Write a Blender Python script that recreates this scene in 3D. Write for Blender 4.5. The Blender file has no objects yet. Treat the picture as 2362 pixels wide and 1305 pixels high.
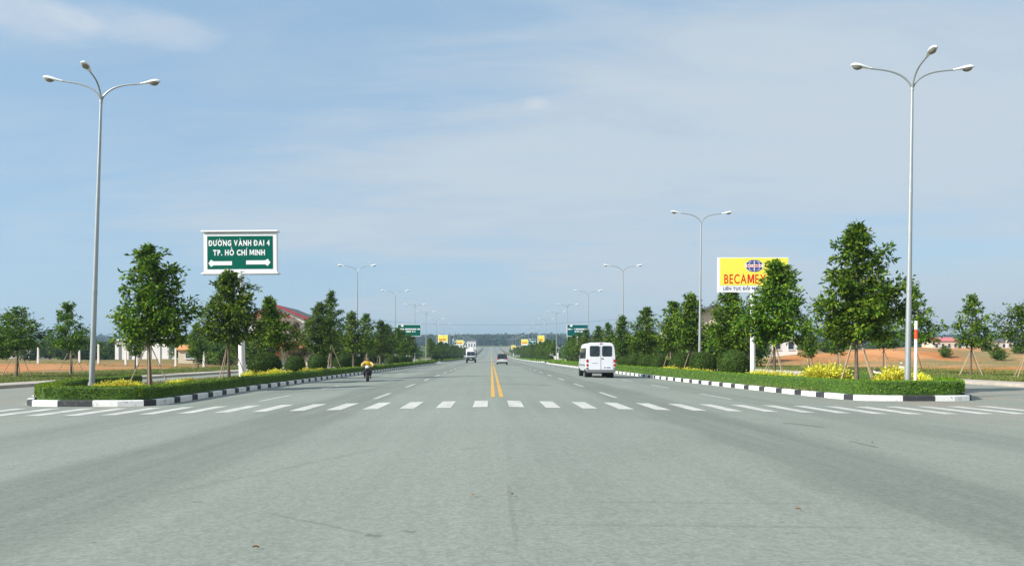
import bpy, math, random
import numpy as np
from mathutils import Vector, Matrix, noise as mnoise

# ------------------------------------------------------------------ camera, sky, sun, exposure
S = bpy.context.scene
COL = S.collection
F_PX, VPX, HZ = 1850.0, 1133.0, 820.0          # measured focal length, vanishing point and horizon (pixels of the 2362 px photo)
CAM_H = 1.35
cam_d = bpy.data.cameras.new('camera'); cam = bpy.data.objects.new('camera', cam_d); COL.objects.link(cam)
cam.location = (0, 0, CAM_H); cam.rotation_euler = (math.pi/2, 0, 0)
cam_d.sensor_width = 36; cam_d.lens = 36*F_PX/2362
cam_d.shift_x = (1181-VPX)/2362; cam_d.shift_y = (HZ-652.5)/2362
cam_d.clip_start = 0.1; cam_d.clip_end = 20000
S.camera = cam

SUN_EL = math.radians(32)
SUN_AZ = math.atan2(-0.90, -0.44)              # from +Y towards +X: sun to the left, behind the camera
sun_vec = Vector((math.sin(SUN_AZ)*math.cos(SUN_EL), math.cos(SUN_AZ)*math.cos(SUN_EL), math.sin(SUN_EL)))
sd = bpy.data.lights.new('sun', 'SUN'); sd.energy = 5.0; sd.angle = math.radians(0.55); sd.color = (1.0, 0.955, 0.88)
so = bpy.data.objects.new('sun', sd); COL.objects.link(so); so.rotation_euler = sun_vec.to_track_quat('Z', 'Y').to_euler()

W = bpy.data.worlds.new('World'); S.world = W; W.use_nodes = True
wt = W.node_tree; wt.nodes.clear()
def wn(t, **k):
    n = wt.nodes.new(t)
    for a, b in k.items(): setattr(n, a, b)
    return n
def wmath(op, a, b=None, clamp=False):
    n = wn('ShaderNodeMath', operation=op, use_clamp=clamp)
    for i, v in enumerate((a, b)):
        if v is None: continue
        if isinstance(v, (int, float)): n.inputs[i].default_value = v
        else: wt.links.new(v, n.inputs[i])
    return n.outputs[0]
SKY_STRENGTH = 0.098
sky = wn('ShaderNodeTexSky', sky_type='NISHITA'); sky.sun_disc = False
sky.sun_elevation = SUN_EL; sky.sun_rotation = SUN_AZ; sky.altitude = 0; sky.air_density = 1.0; sky.dust_density = 0.9; sky.ozone_density = 1.3
tc = wn('ShaderNodeTexCoord'); sep = wn('ShaderNodeSeparateXYZ'); wt.links.new(tc.outputs['Generated'], sep.inputs[0])
dx, dy, dz = sep.outputs
zz = wmath('ADD', wmath('MAXIMUM', dz, 0.0), 0.16)
com = wn('ShaderNodeCombineXYZ'); wt.links.new(wmath('DIVIDE', dx, zz), com.inputs[0]); wt.links.new(wmath('DIVIDE', dy, zz), com.inputs[1])
mp = wn('ShaderNodeMapping'); mp.inputs['Rotation'].default_value = (0, 0, math.radians(24)); mp.inputs['Scale'].default_value = (0.42, 1.0, 1.0); mp.inputs['Location'].default_value = (3.3, 1.7, 0)
wt.links.new(com.outputs[0], mp.inputs[0])
n1 = wn('ShaderNodeTexNoise'); n1.inputs['Scale'].default_value = 0.75; n1.inputs['Detail'].default_value = 9; n1.inputs['Roughness'].default_value = 0.56; n1.inputs['Distortion'].default_value = 0.5
wt.links.new(mp.outputs[0], n1.inputs['Vector'])
# thin veil of high cloud, thicker towards the east (right)
veil = wmath('ADD', wmath('MULTIPLY', wmath('ADD', n1.outputs[0], -0.5), 3.2), wmath('ADD', wmath('MULTIPLY', dx, 1.0), 0.50))
r1 = wn('ShaderNodeMapRange', interpolation_type='SMOOTHSTEP'); r1.inputs[1].default_value = 0.0; r1.inputs[2].default_value = 1.15
r1.inputs[3].default_value = 0.0; r1.inputs[4].default_value = 0.85
wt.links.new(veil, r1.inputs[0])
mpf = wn('ShaderNodeMapping'); mpf.inputs['Rotation'].default_value = (0, 0, math.radians(-14)); mpf.inputs['Scale'].default_value = (1.1, 3.2, 1.0); wt.links.new(com.outputs[0], mpf.inputs[0])
n2 = wn('ShaderNodeTexNoise'); n2.inputs['Scale'].default_value = 1.5; n2.inputs['Detail'].default_value = 10; n2.inputs['Roughness'].default_value = 0.62; n2.inputs['Distortion'].default_value = 1.1
wt.links.new(mpf.outputs[0], n2.inputs['Vector'])
veil = wmath('ADD', veil, wmath('MULTIPLY', wmath('ADD', n2.outputs[0], -0.5), 1.0)); wt.links.new(veil, r1.inputs[0])
# two small puffs
def puff(px, py, rx, ry, amp, seed):
    d = Vector(((px-VPX)/F_PX, 1, (HZ-py)/F_PX)).normalized()
    ax = wmath('DIVIDE', wmath('ADD', dx, -d.x), rx); az = wmath('DIVIDE', wmath('ADD', dz, -d.z), ry)
    q = wmath('ADD', wmath('MULTIPLY', ax, ax), wmath('MULTIPLY', az, az))
    mpp = wn('ShaderNodeMapping'); mpp.inputs['Scale'].default_value = (22, 22, 50); mpp.inputs['Location'].default_value = (seed, seed*2, 0)
    wt.links.new(tc.outputs['Generated'], mpp.inputs[0])
    nn = wn('ShaderNodeTexNoise'); nn.inputs['Scale'].default_value = 1.0; nn.inputs['Detail'].default_value = 7; nn.inputs['Roughness'].default_value = 0.6
    wt.links.new(mpp.outputs[0], nn.inputs['Vector'])
    v = wmath('SUBTRACT', wmath('ADD', 0.55, wmath('MULTIPLY', nn.outputs[0], 1.1)), q)
    m = wn('ShaderNodeMapRange', interpolation_type='SMOOTHSTEP'); m.inputs[1].default_value = 0.25; m.inputs[2].default_value = 1.2; m.inputs[3].default_value = 0; m.inputs[4].default_value = amp
    wt.links.new(v, m.inputs[0])
    front = wmath('GREATER_THAN', dy, 0.0)
    return wmath('MULTIPLY', m.outputs[0], front)
p1 = puff(1238, 240, 0.022, 0.010, 0.42, 3.0); p2 = puff(60, 30, 0.085, 0.03, 0.5, 9.0); p3 = puff(330, 60, 0.10, 0.026, 0.35, 14.0)
fac = r1.outputs[0]
mix0 = wn('ShaderNodeMix', data_type='RGBA'); mix0.inputs[0].default_value = 0.62; wt.links.new(sky.outputs[0], mix0.inputs[6]); mix0.inputs[7].default_value = (2.85, 4.4, 6.0, 1)
mix = wn('ShaderNodeMix', data_type='RGBA'); wt.links.new(fac, mix.inputs[0]); wt.links.new(mix0.outputs[2], mix.inputs[6])
mix.inputs[7].default_value = (4.45, 4.95, 5.35, 1)
mix2 = wn('ShaderNodeMix', data_type='RGBA'); wt.links.new(wmath('MINIMUM', wmath('ADD', p1, wmath('ADD', p2, p3)), 0.9), mix2.inputs[0]); wt.links.new(mix.outputs[2], mix2.inputs[6])
mix2.inputs[7].default_value = (5.2, 5.5, 5.8, 1)
bg = wn('ShaderNodeBackground'); wt.links.new(mix2.outputs[2], bg.inputs[0]); bg.inputs[1].default_value = SKY_STRENGTH
wo = wn('ShaderNodeOutputWorld'); wt.links.new(bg.outputs[0], wo.inputs[0])

S.view_settings.view_transform = 'Standard'; S.view_settings.look = 'None'; S.view_settings.gamma = 1
S.view_settings.exposure = 0.52
S.render.engine = 'CYCLES'
S.cycles.use_denoising = True
S.cycles.max_bounces = 6; S.cycles.diffuse_bounces = 3; S.cycles.glossy_bounces = 2; S.cycles.transmission_bounces = 4; S.cycles.transparent_max_bounces = 8; S.cycles.volume_bounces = 0

R = random.Random(7)
NR = np.random.default_rng(11)
rad = math.radians

# ------------------------------------------------------------------ helpers
def lin(r, g, b):
    f = lambda c: (c/255/12.92) if c/255 <= .04045 else ((c/255+.055)/1.055)**2.4
    return (f(r), f(g), f(b), 1)

def at(px, dist, x=None):
    """world X of a photo column at a distance."""
    return (px-VPX)/F_PX*dist

def rise(y):
    if y < 280: return 0.0
    if y < 1160: return 14.5*((y-280)/880)**2
    return 14.5 + 0.028*(min(y, 2100)-1160)
def sstep(a, b, v):
    t = max(0, min(1, (v-a)/(b-a))); return t*t*(3-2*t)
def road_z(x, y):
    return -0.02*min(abs(x-0.2), 10.8) + rise(y)
ISL = -0.03                                       # island bed height

class MB:
    def __init__(s): s.v = []; s.f = []
    def add(s, vs, fs):
        o = len(s.v); s.v += [tuple(p) for p in vs]; s.f += [tuple(i+o for i in q) for q in fs]; return s
    def box(s, c, d, rz=0, M=None):
        x, y, z = d[0]/2, d[1]/2, d[2]/2
        vs = [Vector((a*x, b*y, e*z)) for a, b, e in ((-1,-1,-1),(1,-1,-1),(1,1,-1),(-1,1,-1),(-1,-1,1),(1,-1,1),(1,1,1),(-1,1,1))]
        m = Matrix.Rotation(rz, 3, 'Z') if M is None else M
        return s.add([m @ v + Vector(c) for v in vs], [(3,2,1,0),(4,5,6,7),(0,1,5,4),(1,2,6,5),(2,3,7,6),(3,0,4,7)])
    def loft(s, rings, caps=True, close=True):
        n = len(rings[0]); vs = [p for r in rings for p in r]; fs = []
        for i in range(len(rings)-1):
            for j in range(n if close else n-1):
                k = (j+1) % n
                fs.append((i*n+j, i*n+k, (i+1)*n+k, (i+1)*n+j))
        if caps:
            fs.append(tuple(reversed(range(n)))); fs.append(tuple(range((len(rings)-1)*n, len(rings)*n)))
        return s.add(vs, fs)
    def tube(s, pts, rs, n=8, caps=True):
        pts = [Vector(p) for p in pts]
        if not hasattr(rs, '__len__'): rs = [rs]*len(pts)
        rings = []; prev = None
        for i, p in enumerate(pts):
            d = (pts[min(i+1, len(pts)-1)]-pts[max(i-1, 0)]).normalized()
            if prev is None:
                u = d.cross(Vector((0, 0, 1)))
                if u.length < 1e-3: u = d.cross(Vector((0, 1, 0)))
            else: u = prev - d*prev.dot(d)
            u.normalize(); w = d.cross(u); prev = u
            rings.append([p + (u*math.cos(a)+w*math.sin(a))*rs[i] for a in [2*math.pi*k/n for k in range(n)]])
        return s.loft(rings, caps)
    def prism(s, poly, lo, hi, ax='y'):
        """extrude a 2D polygon; ax y: (x,z) polygon from y=lo to hi; ax z: (x,y) polygon; ax x: (y,z) polygon."""
        f = {'y': lambda p, t: (p[0], t, p[1]), 'z': lambda p, t: (p[0], p[1], t), 'x': lambda p, t: (t, p[0], p[1])}[ax]
        return s.loft([[f(p, lo) for p in poly], [f(p, hi) for p in poly]])
    def lathe(s, prof, n=20, ax='x', c=(0,0,0)):
        rings = []
        for t, r in prof:
            ring = []
            for k in range(n):
                a = 2*math.pi*k/n
                p = {'x': (t, r*math.cos(a), r*math.sin(a)), 'z': (r*math.cos(a), r*math.sin(a), t), 'y': (r*math.cos(a), t, r*math.sin(a))}[ax]
                ring.append(Vector(p)+Vector(c))
            rings.append(ring)
        return s.loft(rings)
    def build(s, name, mat, parent=None, smooth=False, bevel=0, loc=None, segs=2):
        me = bpy.data.meshes.new(name); me.from_pydata(s.v, [], s.f); me.update()
        import bmesh
        b = bmesh.new(); b.from_mesh(me); bmesh.ops.recalc_face_normals(b, faces=b.faces); b.to_mesh(me); b.free()
        if mat is not None: me.materials.append(mat)
        if smooth:
            me.polygons.foreach_set('use_smooth', [True]*len(me.polygons))
        o = bpy.data.objects.new(name, me); COL.objects.link(o)
        if smooth == 'auto':
            me.set_sharp_from_angle(angle=rad(38))
        if bevel:
            m = o.modifiers.new('bevel', 'BEVEL'); m.width = bevel; m.segments = segs; m.limit_method = 'ANGLE'; m.angle_limit = rad(35)
        if parent is not None: o.parent = parent
        if loc is not None: o.location = loc
        return o

def rrect(w, h, r, n=4, cx=0, cy=0):
    p = []
    for (sx, sy, a0) in ((1,1,0),(-1,1,90),(-1,-1,180),(1,-1,270)):
        for k in range(n+1):
            a = rad(a0+90*k/n)
            p.append((cx+sx*(w/2-r)+r*math.cos(a), cy+sy*(h/2-r)+r*math.sin(a)))
    return p

def link(name, me, parent=None):
    o = bpy.data.objects.new(name, me); COL.objects.link(o)
    if parent is not None: o.parent = parent
    return o
def empty(name, loc=(0,0,0), rz=0):
    o = bpy.data.objects.new(name, None); COL.objects.link(o); o.location = loc; o.rotation_euler = (0, 0, rz); o.empty_display_size = 0.3
    return o
def tag(o, label, cat, group=None, kind=None):
    o['label'] = label; o['category'] = cat
    if group: o['group'] = group
    if kind: o['kind'] = kind
    return o
def struct(o): o['kind'] = 'structure'; return o
def kids(o): return [c for c in bpy.data.objects if c.parent == o]
KIDS = {}
def copy_tree(o, parent=None):
    if o.name not in KIDS: KIDS[o.name] = kids(o)
    c = o.copy(); COL.objects.link(c); c.parent = parent
    for ch in KIDS[o.name]: copy_tree(ch, c)
    return c

# ------------------------------------------------------------------ materials
def new_mat(name):
    m = bpy.data.materials.new(name); m.use_nodes = True
    return m, m.node_tree, m.node_tree.nodes['Principled BSDF']
def mat(name, col, rough=0.6, metal=0.0, var=0.0, scale=4.0, bump=0.0, bscale=40, spec=0.5, coat=0.0, detail=6):
    m, t, p = new_mat(name)
    p.inputs['Roughness'].default_value = rough; p.inputs['Metallic'].default_value = metal; p.inputs['Specular IOR Level'].default_value = spec
    p.inputs['Coat Weight'].default_value = coat
    c = col if len(col) == 4 else (*col, 1)
    p.inputs['Base Color'].default_value = c
    co = t.nodes.new('ShaderNodeTexCoord')
    if var:
        n = t.nodes.new('ShaderNodeTexNoise'); n.inputs['Scale'].default_value = scale; n.inputs['Detail'].default_value = detail; n.inputs['Roughness'].default_value = 0.62
        t.links.new(co.outputs['Object'], n.inputs['Vector'])
        r = t.nodes.new('ShaderNodeMapRange'); r.inputs[1].default_value = 0.3; r.inputs[2].default_value = 0.7; r.inputs[3].default_value = 1-var; r.inputs[4].default_value = 1+var
        t.links.new(n.outputs[0], r.inputs[0])
        h = t.nodes.new('ShaderNodeHueSaturation'); h.inputs['Color'].default_value = c; t.links.new(r.outputs[0], h.inputs['Value']); t.links.new(h.outputs[0], p.inputs['Base Color'])
    if bump:
        n = t.nodes.new('ShaderNodeTexNoise'); n.inputs['Scale'].default_value = bscale; n.inputs['Detail'].default_value = 4
        t.links.new(co.outputs['Object'], n.inputs['Vector'])
        b = t.nodes.new('ShaderNodeBump'); b.inputs['Strength'].default_value = bump; b.inputs['Distance'].default_value = 0.02
        t.links.new(n.outputs[0], b.inputs['Height']); t.links.new(b.outputs[0], p.inputs['Normal'])
    return m
def leaf_mat(name, cols, transl=0.22, rough=0.5, spec=0.14):
    """leaf colours picked leaf by leaf."""
    m, t, p = new_mat(name)
    g = t.nodes.new('ShaderNodeNewGeometry'); r = t.nodes.new('ShaderNodeValToRGB'); r.color_ramp.interpolation = 'LINEAR'
    e = r.color_ramp.elements
    while len(e) < len(cols): e.new(0.5)
    for i, c in enumerate(cols): e[i].position = i/(len(cols)-1); e[i].color = (*c, 1)
    t.links.new(g.outputs['Random Per Island'], r.inputs[0])
    oi = t.nodes.new('ShaderNodeObjectInfo'); hv = t.nodes.new('ShaderNodeHueSaturation')
    for (lo, hi, inp) in ((0.92, 1.22, 'Value'), (0.495, 0.510, 'Hue')):
        mr = t.nodes.new('ShaderNodeMapRange'); mr.inputs[3].default_value = lo; mr.inputs[4].default_value = hi; t.links.new(oi.outputs['Random'], mr.inputs[0]); t.links.new(mr.outputs[0], hv.inputs[inp])
    t.links.new(r.outputs[0], hv.inputs['Color']); r = hv
    t.links.new(r.outputs[0], p.inputs['Base Color'])
    p.inputs['Roughness'].default_value = rough; p.inputs['Specular IOR Level'].default_value = spec
    tr = t.nodes.new('ShaderNodeBsdfTranslucent'); mx = t.nodes.new('ShaderNodeMixShader'); mx.inputs[0].default_value = transl
    h = t.nodes.new('ShaderNodeHueSaturation'); h.inputs['Value'].default_value = 1.5; h.inputs['Hue'].default_value = 0.485
    t.links.new(r.outputs[0], h.inputs['Color']); t.links.new(h.outputs[0], tr.inputs[0])
    t.links.new(p.outputs[0], mx.inputs[1]); t.links.new(tr.outputs[0], mx.inputs[2])
    t.links.new(mx.outputs[0], t.nodes['Material Output'].inputs['Surface'])
    return m

M = {}
def kerb_paint(name, col, under):
    m, t, p = new_mat(name); L = t.links.new; p.inputs['Roughness'].default_value = 0.75
    g = t.nodes.new('ShaderNodeNewGeometry')
    def nzz(sc, a, b, lo, hi, st=(1, 1, 1)):
        mp_ = t.nodes.new('ShaderNodeMapping'); mp_.inputs['Scale'].default_value = st; L(g.outputs['Position'], mp_.inputs[0])
        n_ = t.nodes.new('ShaderNodeTexNoise'); n_.inputs['Scale'].default_value = sc; n_.inputs['Detail'].default_value = 8; n_.inputs['Roughness'].default_value = 0.7; L(mp_.outputs[0], n_.inputs['Vector'])
        r_ = t.nodes.new('ShaderNodeMapRange'); r_.inputs[1].default_value = a; r_.inputs[2].default_value = b; r_.inputs[3].default_value = lo; r_.inputs[4].default_value = hi; L(n_.outputs[0], r_.inputs[0]); return r_.outputs[0]
    x = t.nodes.new('ShaderNodeMix'); x.data_type = 'RGBA'; x.inputs[6].default_value = (*col, 1); x.inputs[7].default_value = (*under, 1); L(nzz(7, 0.56, 0.66, 0, 0.75), x.inputs[0])
    h = t.nodes.new('ShaderNodeHueSaturation'); L(x.outputs[2], h.inputs['Color']); L(nzz(1.1, 0.3, 0.7, 0.82, 1.08), h.inputs['Value']); L(h.outputs[0], p.inputs['Base Color'])
    return m
M['kerb_white'] = kerb_paint('kerb_white_paint', (0.78, 0.77, 0.75), (0.36, 0.30, 0.25))
M['kerb_black'] = kerb_paint('kerb_black_paint', (0.032, 0.034, 0.040), (0.17, 0.15, 0.13))
M['concrete'] = mat('concrete', (0.42, 0.37, 0.31), 0.85, var=0.18, scale=1.6, bump=0.3)
M['galv'] = mat('galvanised_steel', (0.34, 0.37, 0.37), 0.42, 0.35, var=0.06, scale=3)
M['shell'] = mat('lamp_shell_white', (0.78, 0.80, 0.80), 0.35, var=0.04)
M['lens'] = mat('lamp_lens', (0.20, 0.19, 0.15), 0.18)
M['white'] = mat('white_paint', (0.80, 0.80, 0.80), 0.4, var=0.03)
M['green'] = mat('sign_green', (0.001, 0.105, 0.072), 0.6, var=0.10, scale=0.8, spec=0.06)
M['teal'] = mat('sign_teal', (0.001, 0.10, 0.105), 0.6, var=0.10, scale=0.8, spec=0.06)
M['yellow'] = mat('board_yellow', (0.86, 0.77, 0.085), 0.45, var=0.02)
M['red'] = mat('sign_red', (0.72, 0.012, 0.008), 0.45)
M['blue'] = mat('logo_blue', (0.015, 0.02, 0.20), 0.45)
M['post_red'] = mat('post_red', (0.75, 0.06, 0.015), 0.5)
M['soil'] = mat('bed_soil', (0.16, 0.10, 0.055), 0.95, var=0.3, scale=2.5, bump=0.5, bscale=12)
M['bark'] = mat('bark', (0.13, 0.10, 0.075), 0.9, var=0.3, scale=6, bump=0.6, bscale=25)
M['stake'] = mat('weathered_stake', (0.36, 0.28, 0.19), 0.85, var=0.2, scale=6)
M['line_white'] = None
M['tyre'] = mat('rubber', (0.018, 0.018, 0.019), 0.75)
M['dark'] = mat('dark_plastic', (0.014, 0.015, 0.017), 0.55, spec=0.3)
M['grey'] = mat('grey_plastic', (0.16, 0.165, 0.17), 0.5)
M['rim'] = mat('wheel_rim', (0.45, 0.46, 0.47), 0.35, 0.6)
M['vanwhite'] = mat('van_white_paint', (0.72, 0.73, 0.77), 0.3, var=0.03, scale=1.5, coat=0.5)
M['glass'] = mat('dark_glass', (0.016, 0.026, 0.031), 0.05, spec=0.6, var=0.6, scale=2.2, detail=2)
M['taillight'] = mat('tail_light_red', (0.42, 0.012, 0.014), 0.2)
M['plate'] = mat('plate_white', (0.7, 0.72, 0.75), 0.5)
M['plate_blue'] = mat('plate_blue', (0.05, 0.16, 0.34), 0.5)
M['silver'] = mat('silver_paint', (0.55, 0.56, 0.57), 0.3, 0.3, coat=0.4)
M['truckgreen'] = mat('truck_dark_green', (0.03, 0.055, 0.05), 0.6, var=0.2)
M['chrome'] = mat('chrome', (0.6, 0.6, 0.6), 0.2, 0.9)
M['headlight'] = mat('headlight', (0.75, 0.76, 0.8), 0.12)
M['skin'] = mat('skin', (0.42, 0.22, 0.15), 0.55)
M['shirt'] = mat('yellow_shirt', (0.72, 0.46, 0.02), 0.85, var=0.15, scale=12)
M['trousers'] = mat('dark_trousers', (0.025, 0.028, 0.035), 0.85, var=0.2, scale=12)
M['hair'] = mat('black_hair', (0.012, 0.010, 0.010), 0.5)
M['wall'] = mat('render_white', (0.74, 0.72, 0.69), 0.85, var=0.07, scale=0.7)
M['wallwarm'] = mat('render_cream', (0.62, 0.52, 0.40), 0.85, var=0.07, scale=0.7)
M['ochre'] = mat('ochre_render', (0.62, 0.27, 0.09), 0.85, var=0.08, scale=0.7)
M['roofred'] = mat('roof_red', (0.30, 0.04, 0.045), 0.7, var=0.15, scale=2)
M['roofpink'] = mat('roof_faded_red', (0.55, 0.17, 0.17), 0.75, var=0.12, scale=0.5)
M['roofgrey'] = mat('roof_grey', (0.10, 0.105, 0.115), 0.8, var=0.15, scale=2)
M['roofblue'] = mat('roof_blue_sheet', (0.05, 0.30, 0.45), 0.5, var=0.08)
M['pane'] = mat('window_pane', (0.03, 0.04, 0.05), 0.1, spec=0.8)
M['cable'] = mat('cable', (0.06, 0.065, 0.07), 0.7)
M['leaf'] = leaf_mat('street_tree_leaves', [(0.014,0.046,0.005),(0.044,0.110,0.008),(0.110,0.195,0.013),(0.225,0.295,0.026)])
M['leaf_dk'] = leaf_mat('dark_leaves', [(0.014,0.044,0.006),(0.040,0.098,0.009),(0.092,0.165,0.014),(0.175,0.235,0.024)])
M['leaf_brown'] = leaf_mat('brownish_leaves', [(0.055,0.06,0.02),(0.10,0.085,0.025),(0.14,0.095,0.03),(0.10,0.12,0.03)])
M['hedge'] = leaf_mat('hedge_leaves', [(0.055,0.13,0.007),(0.100,0.195,0.009),(0.150,0.255,0.013),(0.215,0.31,0.02)], 0.2)
M['hedge_core'] = mat('hedge_twigs', (0.045, 0.10, 0.010), 0.9, var=0.4, scale=8)
M['ball'] = leaf_mat('clipped_shrub_leaves', [(0.026,0.062,0.010),(0.042,0.094,0.014),(0.068,0.122,0.018),(0.095,0.105,0.024)], 0.12)
M['gold'] = leaf_mat('golden_leaves', [(0.46,0.44,0.03),(0.62,0.58,0.045),(0.74,0.70,0.12),(0.30,0.36,0.04)], 0.25)
M['grass'] = leaf_mat('grass_blades', [(0.08,0.13,0.025),(0.12,0.18,0.03),(0.18,0.20,0.06),(0.24,0.22,0.09)], 0.2, 0.6)
M['wood'] = leaf_mat('far_wood_leaves', [(0.020,0.045,0.014),(0.032,0.065,0.018),(0.05,0.085,0.022)], 0.1, 0.8, 0.1)

def road_material():
    m, t, p = new_mat('worn_asphalt'); L = t.links.new
    p.inputs['Roughness'].default_value = 0.82; p.inputs['Specular IOR Level'].default_value = 0.35
    g = t.nodes.new('ShaderNodeNewGeometry'); sp = t.nodes.new('ShaderNodeSeparateXYZ'); L(g.outputs['Position'], sp.inputs[0])
    X, Y = sp.outputs[0], sp.outputs[1]
    def mth(op, a, b=None, c=None, clamp=False):
        n = t.nodes.new('ShaderNodeMath'); n.operation = op; n.use_clamp = clamp
        for i, v in enumerate((a, b, c)):
            if v is None: continue
            if isinstance(v, (int, float)): n.inputs[i].default_value = v
            else: L(v, n.inputs[i])
        return n.outputs[0]
    def nz(scale, detail=5, rough=0.6, stretch=(1,1,1), loc=(0,0,0), dist=0):
        mp = t.nodes.new('ShaderNodeMapping'); mp.inputs['Scale'].default_value = stretch; mp.inputs['Location'].default_value = loc
        L(g.outputs['Position'], mp.inputs[0])
        n = t.nodes.new('ShaderNodeTexNoise'); n.inputs['Scale'].default_value = scale; n.inputs['Detail'].default_value = detail; n.inputs['Roughness'].default_value = rough; n.inputs['Distortion'].default_value = dist
        L(mp.outputs[0], n.inputs['Vector']); return n.outputs[0]
    def sm(v, a, b, lo=0.0, hi=1.0):
        r = t.nodes.new('ShaderNodeMapRange'); r.interpolation_type = 'SMOOTHSTEP'
        r.inputs[1].default_value = a; r.inputs[2].default_value = b; r.inputs[3].default_value = lo; r.inputs[4].default_value = hi
        L(v, r.inputs[0]); return r.outputs[0]
    wob = mth('MULTIPLY', mth('ADD', nz(0.12, 3), -0.5), 1.6)
    xw = mth('ADD', X, wob)
    def band(c, w, soft):                       # longitudinal traffic band, worn and oiled
        return mth('SUBTRACT', 1.0, sm(mth('ABSOLUTE', mth('ADD', xw, -c)), w, w+soft))
    bands = mth('MAXIMUM', mth('MAXIMUM', band(4.7, 0.75, 0.55), band(-4.6, 0.8, 0.7)), mth('MULTIPLY', mth('MAXIMUM', band(-8.7, 0.5, 0.7), band(8.9, 0.5, 0.6)), 0.6))
    streak = nz(1.0, 7, 0.7, (2.2, 0.07, 1))
    patch = nz(0.23, 5, 0.6, (1, 0.6, 1), (7, 3, 0), 0.6)
    grain = nz(38, 4, 0.8); grain2 = nz(9, 4, 0.7)
    val = mth('ADD', 1.0, mth('MULTIPLY', bands, mth('ADD', -0.33, mth('MULTIPLY', streak, 0.28))))
    val = mth('MULTIPLY', val, mth('ADD', 0.83, mth('MULTIPLY', streak, 0.34)))
    val = mth('MULTIPLY', val, mth('ADD', 0.84, mth('MULTIPLY', patch, 0.32)))
    val = mth('MULTIPLY', val, mth('ADD', 0.60, mth('MULTIPLY', grain, 0.80)))
    val = mth('MULTIPLY', val, mth('ADD', 0.88, mth('MULTIPLY', grain2, 0.24)))
    va = t.nodes.new('ShaderNodeTexVoronoi'); va.inputs['Scale'].default_value = 30; L(g.outputs['Position'], va.inputs['Vector'])
    sc_ = t.nodes.new('ShaderNodeSeparateColor'); L(va.outputs['Color'], sc_.inputs[0])
    val = mth('MULTIPLY', val, mth('ADD', 0.86, mth('MULTIPLY', sc_.outputs[0], 0.26)))
    # dark and pale chips in the surface
    vo = t.nodes.new('ShaderNodeTexVoronoi'); vo.inputs['Scale'].default_value = 1.7; L(g.outputs['Position'], vo.inputs['Vector'])
    val = mth('MULTIPLY', val, sm(vo.outputs['Distance'], 0.012, 0.045, 0.55, 1.0))
    vo2 = t.nodes.new('ShaderNodeTexVoronoi'); vo2.inputs['Scale'].default_value = 0.9; mp2 = t.nodes.new('ShaderNodeMapping'); mp2.inputs['Location'].default_value = (4.2, 9.1, 0)
    L(g.outputs['Position'], mp2.inputs[0]); L(mp2.outputs[0], vo2.inputs['Vector'])
    val = mth('MULTIPLY', val, sm(vo2.outputs['Distance'], 0.008, 0.022, 2.1, 1.0))
    def seg(x0, y0, x1, y1, w, amt):            # skid marks, seams, dark streaks
        ln = math.hypot(x1-x0, y1-y0); ux, uy = (x1-x0)/ln, (y1-y0)/ln
        u = mth('ADD', mth('MULTIPLY', mth('ADD', X, -x0), ux), mth('MULTIPLY', mth('ADD', Y, -y0), uy))
        v = mth('ABSOLUTE', mth('ADD', mth('ADD', mth('MULTIPLY', mth('ADD', X, -x0), -uy), mth('MULTIPLY', mth('ADD', Y, -y0), ux)), mth('MULTIPLY', mth('ADD', grain2, -0.5), w*1.4)))
        inside = mth('MULTIPLY', sm(u, 0, ln*0.15), mth('SUBTRACT', 1.0, sm(u, ln*0.8, ln)))
        k = mth('MULTIPLY', inside, mth('SUBTRACT', 1.0, sm(v, w*0.4, w)))
        return mth('SUBTRACT', 1.0, mth('MULTIPLY', k, amt))
    def gp(px, py): d = F_PX*1.40/(py-HZ); return (at(px, d), d)
    for (a, b, w, amt) in ((gp(600,1180), gp(890,1248), 0.03, 0.20), (gp(840,1240), gp(885,1246), 0.05, 0.35), (gp(1172,1120), gp(1195,1300), 0.03, 0.16), (gp(1300,1166), gp(1960,1158), 0.05, 0.12), (gp(1200,1222), gp(2150,1212), 0.05, 0.14),
                           (gp(1800,966), gp(1915,977), 0.16, 0.36), (gp(1955,1006), gp(2035,1024), 0.06, 0.42), (gp(1060,1042), gp(1128,1036), 0.04, 0.22), (gp(300,1150), gp(900,1030), 0.10, 0.10), (gp(930,1232), gp(960,1238), 0.04, 0.32),
                           (gp(440,1153), gp(470,1156), 0.03, 0.3), (gp(1810,1230), gp(1840,1231), 0.03, 0.3)):
        val = mth('MULTIPLY', val, seg(*a, *b, w, amt))
    # red dust washed against the kerbs
    dust = mth('MULTIPLY', sm(mth('ABSOLUTE', mth('ADD', X, -0.2)), 9.6, 14.0), sm(nz(0.5, 5, 0.65, (1, .5, 1)), 0.42, 0.68))
    base = t.nodes.new('ShaderNodeMix'); base.data_type = 'RGBA'; base.inputs[6].default_value = (0.219, 0.243, 0.208, 1); base.inputs[7].default_value = (0.29, 0.235, 0.185, 1)
    L(mth('MULTIPLY', dust, 0.6), base.inputs[0])
    h = t.nodes.new('ShaderNodeHueSaturation'); L(base.outputs[2], h.inputs['Color']); L(val, h.inputs['Value']); L(h.outputs[0], p.inputs['Base Color'])
    b = t.nodes.new('ShaderNodeBump'); b.inputs['Strength'].default_value = 0.35; b.inputs['Distance'].default_value = 0.01; L(grain, b.inputs['Height']); L(b.outputs[0], p.inputs['Normal'])
    return m
M['road'] = road_material()
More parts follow.
